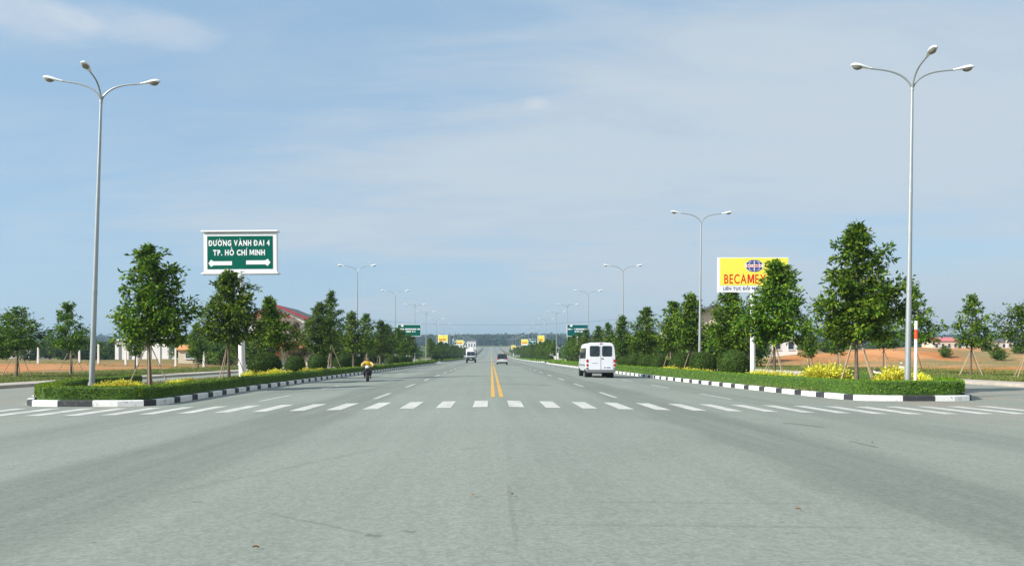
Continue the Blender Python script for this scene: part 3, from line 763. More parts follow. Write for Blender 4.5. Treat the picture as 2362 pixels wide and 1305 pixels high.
# ------------------------------------------------------------------ road signs and billboards
Y = 48.0; k = Y/F_PX
def zz_(py): return (HZ-py)*k+CAM_H
sg = empty('road_sign', (at(557, Y), Y, ISL))
def lx(px): return at(px, Y)-sg.location.x
def lz(py): return zz_(py)-ISL
mb = MB(); mb.tube([(0.10,0,0),(0.03,0,1.2),(0,0,lz(625))], [0.24,0.19,0.18], 18); mb.build('pole', M['white'], sg, smooth='auto')
mb = MB(); mb.box((0.10,0,0.03), (0.8,0.8,0.06)); mb.build('base_plate', M['galv'], sg)
xa, xb = lx(472), lx(640); za, zb = lz(629), lz(538)
mb = MB(); mb.box(((xa+xb)/2, 0.16, (za+zb)/2), (xb-xa, 0.36, zb-za)); pn = mb.build('panel', M['white'], sg)
mb = MB(); mb.box(((lx(480.5)+lx(631.5))/2, -0.026, (lz(620.5)+lz(544.5))/2), (lx(631.5)-lx(480.5), 0.012, lz(544.5)-lz(620.5))); mb.build('green_field', M['green'], pn)
mb = MB(); mb.box(((lx(467)+lx(644))/2, 0.14, lz(533.5)), (lx(644)-lx(467), 0.56, 0.10)); mb.build('rail', M['white'], sg, bevel=0.02)
mb = MB(); mb.box(((lx(467)+lx(645))/2, 0.14, lz(630.5)), (lx(645)-lx(467), 0.56, 0.10)); mb.build('rail', M['white'], sg, bevel=0.02)
build_flat(text_mb('\u0110\u01af\u1edcNG V\u00c0NH \u0110AI 4', lx(624.5)-lx(484), 12.5*k, lz(566.5), lx(554.3), -0.035, 0.04), 'lettering', M['white'], pn)
build_flat(text_mb('TP. H\u1ed2 CH\u00cd MINH', lx(613.5)-lx(494), 12.5*k, lz(588.5), lx(553.7), -0.035, 0.04), 'lettering', M['white'], pn)
for (tip, tail) in ((483, 537.5), (626, 570)):
    s_ = 1 if tail > tip else -1; z = lz(607 if s_ > 0 else 605.5); h = 4.6*k
    mb = MB(); mb.prism([(lx(tip), z), (lx(tip+s_*6), z-8.2*k), (lx(tip+s_*12), z-h), (lx(tail), z-h), (lx(tail), z+h), (lx(tip+s_*12), z+h), (lx(tip+s_*6), z+8.2*k)], -0.042, -0.0325)
    mb.build('arrow', M['white'], pn)
sg.rotation_euler = (0, rad(-0.4), 0)
tag(sg, 'large green and white directional road sign on a white pole, left island', 'road sign')

Y = 45.5; k = Y/F_PX
bb = empty('billboard', (at(1737, Y), Y, ISL))
def lx(px): return at(px, Y)-bb.location.x
def lz(py): return (HZ-py)*k+CAM_H-ISL
mb = MB(); mb.tube([(0,0.05,0),(0,0.05,lz(668))], 0.14, 16); mb.build('pole', M['white'], bb, smooth='auto')
mb = MB(); mb.box((0,0.05,0.025), (0.6,0.6,0.05)); mb.build('base_plate', M['galv'], bb)
xa, xb, za, zb = lx(1656.5), lx(1819), lz(674), lz(593.5)
mb = MB(); mb.box(((xa+xb)/2, 0.1, (za+zb)/2), (xb-xa, 0.2, zb-za)); pn = mb.build('panel', M['white'], bb)
mb = MB(); mb.box(((lx(1660.5)+lx(1817.5))/2, -0.004, (lz(658)+lz(595))/2), (lx(1817.5)-lx(1660.5), 0.012, lz(595)-lz(658))); mb.build('yellow_field', M['yellow'], pn)
build_flat(text_mb('BECAMEX', lx(1767)-lx(1670.5), 21.0*k, lz(653.6), lx(1718.7), -0.016, 0.012), 'lettering', M['red'], pn)
build_flat(text_mb('LI\u00caN T\u1ee4C \u0110\u1ed4I M\u1edaI', lx(1752)-lx(1668.5), 6.6*k, lz(668.6), lx(1710), -0.008, 0.02), 'lettering', M['blue'], pn)
cxl, czl = lx(1739.5), lz(613); rx_, rz_ = 21*k, 14.2*k
emb = MB(); emb.prism([(cxl+rx_*math.cos(a), czl+rz_*math.sin(a)) for a in np.linspace(0, 2*math.pi, 40, endpoint=False)], -0.018, -0.0115); em = emb.build('emblem', M['white'], pn)
mb = MB()                                     # globe drawn as blue cells between white meridians and parallels
for (v0, v1) in ((-0.94, -0.66), (-0.60, -0.26), (0.26, 0.60), (0.66, 0.94)):
    for (u0, u1) in ((-0.98, -0.66), (-0.58, -0.06), (0.06, 0.58), (0.66, 0.98)):
        q = []
        for (u, v) in ((u0, v0), (u1, v0), (u1, (v0+v1)/2), (u1, v1), (u0, v1), (u0, (v0+v1)/2)):
            hw = math.sqrt(max(0, 1-v*v)); q.append((cxl+rx_*0.96*u*hw, -0.022, czl+rz_*v))
        mb.add(q, [tuple(range(6))])
build_flat(mb, 'globe_grid', M['blue'], em)
build_flat(text_mb('BECAMEX', 34*k, 5.0*k, czl-2.5*k, cxl, -0.024, 0.02), 'lettering', M['red'], em)
tag(bb, 'yellow and white billboard with red lettering on a white pole', 'billboard')

def far_sign(x, y, zb_, w, h, m, label, cat, group, kind):
    r = empty('road_sign' if kind == 'green' else 'billboard', (x, y, ISL+rise(y)))
    mb = MB(); mb.tube([(0,0.15,0),(0,0.15,zb_+0.2)], 0.16, 10); mb.build('pole', M['white'], r, smooth='auto')
    mb = MB(); mb.box((0,0.1,zb_+h/2), (w,0.3,h)); p = mb.build('panel', M['white'], r)
    f = 0.08 if kind == 'green' else 0.06
    mb = MB()
    if kind == 'green': mb.box((0,-0.056,zb_+h/2), (w-2*f,0.01,h-2*f))
    else: mb.box((0,-0.056,zb_+h*0.58), (w-2*f,0.01,h*0.74))
    mb.build('green_field' if kind == 'green' else 'yellow_field', m, p)
    mb = MB()
    if kind == 'green':
        x0 = -0.46*w
        for row, (zr, a, b) in enumerate(((0.60, -0.46, 0.46), (0.40, -0.14, 0.22))):
            xx = a*w
            while xx < b*w:
                l = R.uniform(0.10, 0.22)
                if R.random() < 0.86: mb.box((xx+l/2, -0.066, zb_+h*zr), (l*0.86, 0.008, h*0.115))
                xx += l
        mb.build('lettering', M['white'], p)
        mb = MB(); mb.prism([(-0.30*w+0.28*math.cos(a), zb_+h*0.88+0.2*math.sin(a)) for a in np.linspace(0, 2*math.pi, 16, endpoint=False)], -0.07, -0.062); mb.build('emblem', M['white'], p)
    else:
        xx = -0.34*w
        while xx < 0.34*w: mb.box((xx, -0.066, zb_+h*0.42), (0.3, 0.008, h*0.2)); xx += 0.42
        mb.build('lettering', M['red'], p)
    tag(r, label, cat, group); return r
k = 154/F_PX
far_sign(at(944, 154), 154, (HZ-775)*k+CAM_H, 54*k, 27.5*k, M['green'], 'distant green road sign above the left trees before the junction', 'road sign', None, 'green')
far_sign(at(1332.5, 154), 154, (HZ-775)*k+CAM_H, 50*k, 27.5*k, M['teal'], 'distant blue-green road sign half behind the right trees', 'road sign', None, 'green')
for (pxa, pxb, pya, pyb, y, cl, lbl) in ((1010, 1033, 772, 791, 285, 'y', 'distant yellow billboard nearest behind the left green sign'), (1051, 1069, 784, 796, 410, 'y', 'tiny yellow billboard just above the oncoming truck'),
        (1044, 1053, 782, 794, 350, 'g', 'tiny green sign left of the small yellow billboard, above truck'), (1070, 1077, 787, 796, 470, 'g', 'tiniest green sign right of the small yellow billboard, above truck'),
        (1240, 1256, 773, 791, 285, 'y', 'distant yellow billboard half hidden by trees on the right'), (1202, 1218, 782, 796, 370, 'y', 'small far yellow billboard on the right, next to a green sign'),
        (1219, 1236, 781, 794, 340, 'g', 'small far green sign between two yellow billboards on the right'), (1179, 1190, 796, 806, 520, 'y', 'tiny far yellow billboard low on the right, above the silver car')):
    k = y/F_PX; w = (pxb-pxa)*k; h = (pyb-pya)*k
    far_sign(at((pxa+pxb)/2, y), y, (HZ-pyb)*k+CAM_H-rise(y)-ISL, w, h, M['green'] if cl == 'g' else M['yellow'], lbl, 'road sign' if cl == 'g' else 'billboard', 'distant boards along the avenue', 'green' if cl == 'g' else 'yellow')

# ------------------------------------------------------------------ trees
def make_tree(H, prof, clear, seed, nleaf, leafL=0.19, m='leaf', lean=0.0, bend=0.0, nb=46, depth=0.9):
    """prof: (height fraction of the whole tree, reach to the left, reach to the right) in metres."""
    rn = np.random.default_rng(seed); rr = random.Random(seed)
    root = empty('tree'); mb = MB()
    def tx(z): return lean*z + bend*math.sin(math.pi*min(1, z/(H*0.6)))
    tp = [(tx(H*t), 0.06*math.sin(t*5+seed), H*t) for t in np.linspace(0, 0.95, 9)]
    mb.tube(tp, [0.085*(1-t*0.85)*(1+0.5*max(0, 0.06-t)/0.06) for t in np.linspace(0, 0.95, 9)], 8)
    hs = [p[0] for p in prof]
    cen = []; out = []; tips = []
    for i in range(nb):
        t = clear/H + (1-clear/H)*((i+rr.random()*0.8)/nb)**0.9*0.97
        az = i*2.39996 + rr.uniform(-0.5, 0.5)
        ca, sa = math.cos(az), math.sin(az)
        rl = np.interp(min(1, t+0.03), hs, [p[1] for p in prof]); rg = np.interp(min(1, t+0.03), hs, [p[2] for p in prof])
        reach = (rl*(1-ca)/2 + rg*(1+ca)/2)*(1 if abs(ca) > 0.6 else depth)*rr.uniform(0.80, 1.16)
        z0 = max(clear*0.9, H*t-0.28*reach); z1 = H*t+0.10*reach+rr.uniform(-0.12, 0.12)
        a = Vector((tx(z0), 0, z0)); b = Vector((tx(z0)+ca*reach, sa*reach, min(z1, H*0.985)))
        mid = a.lerp(b, 0.5)+Vector((0, 0, -0.04*reach+0.10*reach))
        mb.tube([a, mid, b], [0.032*(1-0.5*t), 0.02*(1-0.5*t), 0.006], 5)
        ncl = max(3, int(reach*4.2))
        for c in range(ncl):
            u = 0.22+0.78*(c+rr.random()*0.6)/ncl
            p = (a*(1-u)**2+mid*2*u*(1-u)+b*u*u)
            sp = 0.10+0.20*min(reach, 1.6)*(0.35+0.65*u)*0.75
            off = Vector((rr.gauss(0, sp*0.7), rr.gauss(0, sp*0.7), rr.gauss(0, sp*0.35)))
            tips.append((p+off, Vector((ca*0.8, sa*0.8, 0.15)), sp*0.62, 0.55+reach*0.5))
    for q in range(10):                         # leader
        z = H*(0.86+0.13*q/9); tips.append((Vector((tx(z)+rr.gauss(0, .05), rr.gauss(0, .05), z-0.08)), Vector((rr.gauss(0, .5), rr.gauss(0, .5), 0.7)), 0.10, 0.5))
    wt_ = np.array([q[3] for q in tips]); wt_ /= wt_.sum(); cnt = rn.multinomial(nleaf, wt_)
    for (p, d, s, _), n in zip(tips, cnt):
        if n == 0: continue
        q = rn.normal(0, 1, (n, 3))*np.array([s, s, s*0.55]); cen.append(np.array(p[:])+q); o = q/ (s+1e-6)*0.6+np.array(d[:]); o[:, 2] -= 0.25; out.append(o)
    mb.build('trunk', M['bark'], root, smooth='auto')
    cc = np.concatenate(cen); oo = np.concatenate(out); kp = cc[:, 2] > clear*0.95 + 0.25*np.sin(cc[:, 0]*3+seed)*min(1, clear-0.2)*0.5; cc = cc[kp]; oo = oo[kp]
    me = leaf_mesh('crown', cc, oo, leafL, leafL*0.46, M[m], up=0.5, rnd=0.55); link('crown', me, root)
    root['category'] = 'tree'; return root
def pt(o, x, y, label, group, rz=0, sc=1, z=None):
    o.location = (x, y, (ISL if abs(x) < 20 else ground_z(x, y))+(rise(y) if abs(x) < 20 else 0) if z is None else z)
    o.rotation_euler = (0, 0, rz); o.scale = (sc, sc, sc) if not hasattr(sc, '__len__') else sc
    o['label'] = label; o['group'] = group; return o
GI_L, GI_R = 'trees on the left island', 'trees on the right island'
# big near trees, outlines taken from the photograph
T = make_tree(6.2, [(0.30,0.5,0.7),(0.36,1.35,1.35),(0.45,1.65,1.65),(0.53,1.65,1.85),(0.60,1.0,1.65),(0.70,0.9,1.25),(0.80,0.75,1.15),(0.90,0.6,1.05),(0.96,0.4,0.65),(1.0,0.1,0.2)], 2.0, 21, 7600, 0.23)
pt(T, at(343, 34.7), 34.7, 'tallest full-crowned tree beside the left nose lamp, left of the green sign', GI_L)
T = make_tree(6.05, [(0.36,0.6,0.7),(0.44,1.35,1.45),(0.52,1.65,1.7),(0.64,1.4,1.55),(0.76,0.95,1.45),(0.86,0.75,1.3),(0.95,0.45,0.95),(1.0,0.2,0.5)], 2.2, 22, 8200, 0.23)
pt(T, at(528, 44.2), 44.2, 'leafy tree standing right under the green road sign', GI_L)
T = make_tree(5.3, [(0.30,0.6,0.4),(0.42,1.0,1.5),(0.55,0.9,1.4),(0.70,0.75,0.9),(0.85,0.6,0.55),(1.0,0.1,0.1)], 2.0, 23, 5600, 0.23, bend=-0.3, lean=-0.15)
pt(T, at(645, 53.5), 53.5, 'tree with a curved pale trunk right of the green road sign pole', GI_L)
T = make_tree(6.0, [(0.28,0.7,0.8),(0.42,1.5,1.4),(0.58,1.55,1.3),(0.72,1.2,1.25),(0.86,0.75,1.0),(0.95,0.4,0.5),(1.0,0.15,0.15)], 1.5, 24, 7000, 0.22, m='leaf_dk')
pt(T, at(738, 69), 69, 'dense dark green tree right of the red roof', GI_L)
T = make_tree(7.5, [(0.30,0.5,0.7),(0.5,0.8,1.3),(0.65,0.6,1.2),(0.78,0.55,0.9),(0.9,0.5,0.35),(1.0,0.12,0.12)], 2.0, 25, 3600, 0.22, m='leaf_dk')
pt(T, at(764, 75), 75, 'tall thin sparse tree rising above the dense dark tree', GI_L)
T = make_tree(6.9, [(0.24,0.6,0.5),(0.30,1.1,1.0),(0.36,1.55,1.9),(0.45,1.55,2.15),(0.55,1.45,2.05),(0.66,1.2,1.55),(0.74,1.0,1.1),(0.84,0.75,1.05),(0.93,0.55,0.75),(1.0,0.2,0.25)], 2.05, 31, 9800, 0.23)
pt(T, at(1976, 33.5), 33.5, 'tallest conical tree left of the right nose lamp', GI_R)
T = make_tree(6.3, [(0.28,0.7,0.7),(0.38,1.75,1.9),(0.47,2.0,2.1),(0.57,1.8,1.85),(0.68,1.3,1.55),(0.75,0.9,1.4),(0.81,0.42,1.3),(0.90,0.28,1.15),(1.0,0.1,0.4)], 2.1, 32, 8800, 0.23)
pt(T, at(1787, 41.0), 41.0, 'bushy tree covering the right end of the yellow billboard', GI_R)
T = make_tree(6.0, [(0.28,0.6,0.8),(0.4,1.3,1.6),(0.55,1.35,1.5),(0.7,1.1,1.3),(0.85,0.7,0.8),(1.0,0.15,0.15)], 1.8, 33, 6800, 0.23)
pt(T, at(1684, 51.5), 51.5, 'dense tree directly below the yellow billboard', GI_R)
T = make_tree(6.1, [(0.28,0.6,0.6),(0.4,1.3,1.2),(0.55,1.3,1.2),(0.7,0.95,0.95),(0.85,0.7,0.75),(0.94,0.5,0.5),(1.0,0.1,0.1)], 1.9, 34, 5800, 0.24)
pt(T, at(1594, 61), 61, 'tree just left of the second right street lamp pole', GI_R)
# generic trees to copy
VAR = [make_tree(6.0, [(0.28,0.7,0.7),(0.40,1.4,1.25),(0.55,1.3,1.4),(0.70,1.0,0.9),(0.85,0.6,0.7),(1.0,0.1,0.1)], 1.6, 41, 4200, 0.24),
       make_tree(6.0, [(0.30,0.6,0.8),(0.42,1.2,1.5),(0.58,1.05,1.3),(0.72,0.9,0.75),(0.86,0.7,0.5),(1.0,0.15,0.1)], 1.7, 42, 4200, 0.24, m='leaf_dk'),
       make_tree(6.0, [(0.30,0.5,0.5),(0.44,1.0,1.1),(0.62,0.9,1.2),(0.78,0.8,0.7),(0.90,0.5,0.45),(1.0,0.1,0.1)], 1.8, 43, 3000, 0.24),
       make_tree(6.0, [(0.42,0.9,0.8),(0.52,1.9,1.8),(0.66,1.95,2.1),(0.80,1.6,1.7),(0.92,1.1,0.9),(1.0,0.4,0.3)], 2.5, 44, 3600, 0.26, m='leaf_dk', nb=30),
       make_tree(6.0, [(0.36,0.8,1.3),(0.48,1.9,2.1),(0.58,1.4,2.0),(0.68,1.1,1.2),(0.82,0.95,0.75),(1.0,0.2,0.3)], 2.2, 45, 3000, 0.26, nb=26)]
used = set()
def var_tree(i, x, y, h, label, group, rz=None, z=None, wide=1.0):
    if i in used: o = copy_tree(VAR[i])
    else: o = VAR[i]; KIDS[o.name] = kids(o); used.add(i)
    w1 = wide*R.uniform(0.88, 1.3); w2 = wide*R.uniform(0.88, 1.3)
    pt(o, x, y, label, group, R.uniform(0, 6.28) if rz is None else rz, (h/6*w1, h/6*w2, h/6), z)
    o.rotation_euler = (R.uniform(-.05, .05), R.uniform(-.06, .06), o.rotation_euler[2]); return o
left_more = [(815, 87, 6.2, 0), (848, 97, 6.5, 2), (878, 109, 6.2, 1), (898, 119, 6.1, 0), (916, 128, 5.9, 2), (930, 137, 5.8, 0), (942, 147, 5.5, 1), (952, 156, 5.4, 0)]
for i, (px, y, h, v) in enumerate(left_more):
    var_tree(v, at(px, y), y, h, '%s tree past the tall thin one in the left island row' % ORD[i], GI_L)
right_more = [(1546, 68, 6.0, 2), (1487, 79, 6.2, 0), (1436, 92, 6.0, 1), (1402, 102, 5.6, 0), (1376, 113, 5.6, 2), (1356, 123, 5.5, 1), (1338, 133, 5.3, 0), (1323, 144, 5.2, 1), (1311, 155, 5.1, 0)]
for i, (px, y, h, v) in enumerate(right_more):
    var_tree(v, at(px, y), y, h, '%s tree beyond the second lamp in the right island row' % ORD[i], GI_R)
for sgn in (-1, 1):
    nm = 'left' if sgn < 0 else 'right'
    y = 198
    while y < 640:
        var_tree(R.choice((0, 1, 2)), sgn*15.3+R.uniform(-.4, .4), y, R.uniform(4.8, 6.0), 'small young tree in the far %s row beyond the second junction' % nm, 'far island trees, %s row' % nm, wide=1.15)
        y += R.uniform(8.5, 11) if y < 400 else R.uniform(13, 18)
# verge trees beyond the service roads
VL, VRt = 'trees on the left verge', 'trees on the right verge'
for (px, y, h, v, lbl, w) in ((38, 51.5, 4.6, 3, 'round-headed verge tree left of the left nose lamp, nearer the frame edge', 0.95), (163, 57.5, 5.3, 4, 'verge tree just left of the left nose lamp pole', 0.9), (-12, 49, 3.2, 3, 'low verge tree cut by the left frame edge', 1.25),
        (312, 68, 4.6, 2, 'verge tree half hidden behind the tallest left tree', 1), (457, 82, 4.9, 0, 'verge tree between the tallest left tree and the sign', 0.95)):
    var_tree(v, at(px, y), y, h, lbl, VL, rz=R.uniform(-0.5, 0.5), wide=w)
for (px, y, h, v, lbl, w) in ((2372, 48, 4.9, 3, 'verge tree cut by the right frame edge', 0.8), (2240, 53.5, 5.5, 4, 'lone verge tree with stakes before the red earth, right of the post', 0.88), (2112, 60, 6.6, 4, 'wide verge tree behind the striped post', 0.85),
        (2038, 66, 4.9, 3, 'thin pale verge tree left of the right nose lamp', 0.9), (1934, 74, 5.2, 2, 'small verge tree behind the tallest conical tree', 1.0), (1866, 81, 5.1, 0, 'small verge tree just right of the billboard tree', 0.9)):
    var_tree(v, at(px, y), y, h, lbl, VRt, rz=R.uniform(-0.4, 0.4), wide=w)
for sgn, x0, grp in ((-1, -30.3, VL), (1, 32.3, VRt)):
    for i, y in enumerate((96, 109, 122, 136, 150)):
        var_tree(R.choice((0, 1, 2)), x0+R.uniform(-.6, .6), y, R.uniform(4.8, 5.8), 'verge tree glimpsed behind the %s island, %s from the junction' % ('left' if sgn < 0 else 'right', ORD[4-i]), grp)

# brownish shrub tree in front of the house and scrub trees of the background
T = make_tree(5.6, [(0.2,1.2,1.2),(0.4,1.9,1.9),(0.6,1.8,1.7),(0.8,1.2,1.1),(1.0,0.3,0.3)], 0.9, 51, 3600, 0.26, m='leaf_brown')
pt(T, at(683, 92), 92, 'brownish green tree in front of the red-roofed house', 'garden trees')
bush = make_tree(5.0, [(0.06,1.4,1.4),(0.25,2.3,2.3),(0.5,2.4,2.2),(0.75,1.7,1.6),(0.92,0.8,0.8),(1.0,0.3,0.3)], 0.3, 52, 3000, 0.42, m='leaf_dk', nb=40); KIDS[bush.name] = kids(bush)
bush.name = 'tree'
firstb = True
def put_bush(px, y, h, label, group, w=1.0, x=None):
    global firstb
    o = bush if firstb else copy_tree(bush)
    firstb = False
    xx = at(px, y) if x is None else x
    return pt(o, xx, y, label, group, R.uniform(0, 6.28), (h/5*w, h/5*w, h/5))
for i, (px, y, h, w) in enumerate(((-10, 150, 4.0, 1.4), (20, 175, 4.4, 1.3), (70, 165, 4.6, 1.2), (115, 180, 5.4, 1.3), (150, 172, 5.2, 1.3), (190, 178, 5.6, 1.3), (232, 185, 4.6, 1.2), (258, 190, 5.0, 1.1))):
    put_bush(px, y, h, '%s dark scrub tree from the frame edge behind the left field' % ORD[i], 'scrub trees behind the left field', w)
for i, (px, y, h, w) in enumerate(((420, 150, 4.6, 1.2), (440, 140, 5.0, 1.2), (480, 125, 4.6, 1.2), (510, 120, 5.2, 1.2), (575, 108, 4.2, 1.2), (600, 105, 4.4, 1.0), (770, 118, 5.4, 1.3), (810, 135, 5.0, 1.5), (860, 150, 4.8, 1.6))):
    put_bush(px, y, h, '%s bushy garden tree from the left behind the left verge row' % ORD[i], 'bushy trees behind the left verge', w)
for i, (px, y, h, w) in enumerate(((1640, 100, 5.4, 1.2), (1700, 96, 5.6, 1.3), (1560, 112, 5.2, 1.3), (1500, 125, 5.4, 1.4), (1450, 140, 5.2, 1.5), (1410, 150, 5.0, 1.5))):
    put_bush(px, y, h, '%s bushy garden tree from the billboard behind the right verge row' % ORD[i], 'bushy trees behind the right verge', w)
for i, (px, y, h, w) in enumerate(((2180, 118, 1.7, 1.3), (2302, 112, 1.9, 1.4), (2350, 125, 1.6, 1.4), (2275, 135, 1.5, 1.2), (1960, 150, 2.6, 1.6), (1905, 140, 2.2, 1.5))):
    put_bush(px, y, h, ['low green bush on the red bank left of the lone verge tree', 'low round bush on the red bank near the right edge', 'low bush on the bank beside the right-edge tree', 'smaller bush on the bank between two low bushes', 'bush on the bank behind the tallest conical tree', 'bush on the bank right of the billboard tree'][i], 'bushes on the red bank', w)

for sgn in (-1, 1):
    for k in range(16):
        put_bush(0, 178+k*15+R.uniform(-4, 4), R.uniform(3.4, 5.0), 'distant bushy tree behind the far %s service road' % ('left' if sgn < 0 else 'right'), 'distant bushy trees, %s' % ('left' if sgn < 0 else 'right'), R.uniform(1.3, 1.8), x=sgn*(31+R.uniform(0, 8)))
# propping stakes
def stakes(tree, n, label, h=1.9, sp=0.75, rot=0.3):
    x, y, z = tree; r = empty('tree_prop', (x, y, z))
    for i in range(n):
        a = rot+i*2*math.pi/n+R.uniform(-.15, .15)
        mb = MB(); mb.tube([(math.cos(a)*sp, math.sin(a)*sp, 0), (math.cos(a)*0.05, math.sin(a)*0.05, h+R.uniform(-.15, .2))], [0.028, 0.02], 6); mb.build('pole', M['stake'], r)
    tag(r, label, 'tree prop', 'wooden stakes propping the trees')
for (px, y, n, h, sp, lbl) in ((343, 34.7, 4, 2.0, 0.85, 'slanting wooden stakes propping the tallest left tree'), (528, 44.2, 3, 2.3, 1.0, 'slanting wooden stakes under the tree by the green sign'), (764, 74, 3, 2.4, 1.0, 'slanting wooden stakes under the dense dark left tree'),
        (1976, 33.5, 4, 2.3, 0.95, 'slanting wooden stakes propping the tallest conical right tree'), (1787, 41, 4, 1.9, 0.8, 'slanting wooden stakes under the billboard tree'), (1594, 61, 3, 1.9, 0.8, 'wooden stakes beside the second right lamp'),
        (1546, 68, 3, 1.9, 0.9, 'wooden stakes under the right island tree beyond second lamp'), (848, 97, 3, 2.2, 1.1, 'wooden stakes behind the motorcyclist on the left island'), (878, 109, 3, 2.2, 1.1, 'wooden stakes right of the motorcyclist on the left island')):
    stakes((at(px, y), y, ISL), n, lbl, h, sp)
for (px, y, n, h, sp, lbl) in ((38, 51.5, 4, 1.9, 0.9, 'pale stakes propping the round-headed left verge tree'), (163, 57.5, 4, 1.9, 0.95, 'pale stakes propping the verge tree by the left lamp'), (457, 82, 3, 1.8, 0.9, 'stakes under the verge tree left of the green sign'),
        (2240, 53.5, 4, 1.7, 0.95, 'pale stakes propping the lone verge tree on the right'), (2112, 60, 3, 1.7, 0.9, 'stakes under the wide tree behind the striped post'), (2038, 66, 3, 1.7, 0.9, 'stakes under the thin pale right verge tree'),
        (1934, 74, 3, 1.6, 0.8, 'stakes under the small verge tree behind the conical tree'), (1866, 81, 3, 1.6, 0.8, 'stakes under the small verge tree right of billboard'), (2372, 48, 4, 1.7, 0.9, 'stakes of the verge tree at the right edge')):
    x = at(px, y); stakes((x, y, ground_z(x, y)), n, lbl, h, sp)

# ------------------------------------------------------------------ shrubs
def make_ball(seed, n, leafL):
    rn = np.random.default_rng(seed); root = empty('round_shrub'); rings = []
    def rr_(a, t): return 1.0*(1+0.05*mnoise.noise((math.cos(a)*1.6, math.sin(a)*1.6, t*2+seed)))
    for t in np.linspace(-0.45, 1, 9):
        ph = t*math.pi/2; rings.append([(0.92*math.cos(ph)*math.cos(a)*rr_(a, t), 0.92*math.cos(ph)*math.sin(a)*rr_(a, t), 0.72+0.86*math.sin(ph)) for a in np.linspace(0, 2*math.pi, 14, endpoint=False)])
    mb = MB(); mb.loft(rings); mb.build('twigs', M['hedge_core'], root, smooth=True)
    mb = MB(); mb.tube([(0,0,0),(0,0,0.4)], 0.06, 6); mb.build('stem', M['bark'], root)
    u = rn.uniform(-0.5, 1, n); a = rn.uniform(0, 2*math.pi, n); c = np.sqrt(np.maximum(0, 1-u*u))
    r = 0.94*np.array([rr_(q, w) for q, w in zip(a, u)])+rn.normal(0, 0.035, n)
    cen = np.stack([c*np.cos(a)*r, c*np.sin(a)*r, 0.72+0.90*u*r], 1); out = np.stack([c*np.cos(a), c*np.sin(a), u+0.3], 1)
    link('leaves', leaf_mesh('leaves', cen, out, leafL, leafL*0.6, M['ball'], up=0.35, rnd=0.8), root); root['category'] = 'shrub'; return root
bs = [make_ball(61, 6500, 0.085), make_ball(62, 6500, 0.085)]
ub = set()
def put_ball(i, px, y, w, h, label, group):
    o = copy_tree(bs[i]) if i in ub else bs[i]
    if i not in ub: KIDS[o.name] = kids(o); ub.add(i)
    o.location = (at(px, y), y, ISL); o.rotation_euler = (0, 0, R.uniform(0, 6)); o.scale = (w/2, w/2, h/1.62); o['label'] = label; o['group'] = group
Ls_ = [(611, 50, 2.05, 1.62), (681, 58, 1.5, 1.35), (732, 65, 1.55, 1.5), (790, 80, 1.8, 1.5), (818, 88, 1.8, 1.4), (905, 118, 2.0, 1.4), (925, 130, 2.0, 1.4), (938, 142, 2.0, 1.3)]
for i, (px, y, w, h) in enumerate(Ls_): put_ball(i % 2, px, y, w, h, '%s clipped round shrub from the green sign pole on the left island' % ORD[i], 'clipped round shrubs, left')
Rs_ = [(1693, 49, 2.0, 1.72), (1621, 57, 2.0, 1.65), (1570, 63, 1.7, 1.6), (1520, 71, 1.5, 1.4), (1494, 76, 2.0, 1.45), (1460, 86, 1.7, 1.4), (1440, 92, 1.6, 1.4), (1335, 140, 1.9, 1.4), (1318, 150, 1.9, 1.4)]
for i, (px, y, w, h) in enumerate(Rs_): put_ball(i % 2, px, y, w, h, '%s clipped round shrub from the billboard pole on the right island' % ORD[i], 'clipped round shrubs, right')
for sgn in (-1, 1):
    for k in range(22):
        y = 200+k*8.0+R.uniform(-1.5, 1.5)
        o = copy_tree(bs[k % 2]); o.location = (sgn*(14.0+R.uniform(-.5, .5)), y, ISL+rise(y)); o.rotation_euler = (0, 0, R.uniform(0, 6)); o.scale = (1.1, 1.3, 0.95)
        o['label'] = 'tiny clipped round shrub in the far %s island row' % ('left' if sgn < 0 else 'right'); o['group'] = 'far clipped shrubs, %s' % ('left' if sgn < 0 else 'right')
def make_gold(seed, n=900):
    rn = np.random.default_rng(seed); root = empty('golden_shrub'); cen = []; out = []
    mb = MB()
    for k in range(9):
        a = k*2.4+rn.uniform(-.3, .3); r = rn.uniform(0.1, 0.42); h = rn.uniform(0.32, 0.62)
        mb.tube([(0.05*math.cos(a), 0.05*math.sin(a), 0), (r*math.cos(a), r*math.sin(a), h)], [0.014, 0.006], 4)
        q = rn.normal(0, 1, (n//9, 3))*np.array([0.13, 0.13, 0.10])+np.array([r*math.cos(a), r*math.sin(a), h-0.02])
        q[:, 2] = np.maximum(q[:, 2], 0.1); cen.append(q); o = (q-np.array([0, 0, 0.15])); out.append(o)
    mb.build('stems', M['bark'], root)
    link('leaves', leaf_mesh('leaves', np.concatenate(cen), np.concatenate(out), 0.11, 0.05, M['gold'], up=0.5, rnd=0.5), root); root['category'] = 'shrub'; return root
gs = [make_gold(71), make_gold(72), make_gold(73)]; ug = set()
def put_gold(px, y, sc, label, group, sz=1.0):
    i = R.randrange(3); o = copy_tree(gs[i]) if i in ug else gs[i]
    if i not in ug: KIDS[o.name] = kids(o); ug.add(i)
    o.location = (at(px, y), y, ISL); o.rotation_euler = (0, 0, R.uniform(0, 6)); o.scale = (sc, sc, sc*sz*0.8); o['label'] = label; o['group'] = group
def gold_row(items, label, group):
    for i, (px, y, sc, sz) in enumerate(items): put_gold(px, y, sc, '%s golden-leaved shrub from the left in %s' % (ORD[i], label), group, sz)
gold_row([(232, 29.0, 0.7, 0.85), (256, 29.4, 0.8, 0.9), (282, 29.2, 0.85, 0.95), (312, 29.8, 0.75, 0.9)], 'the clump by the left nose lamp', 'golden shrubs at the left nose')
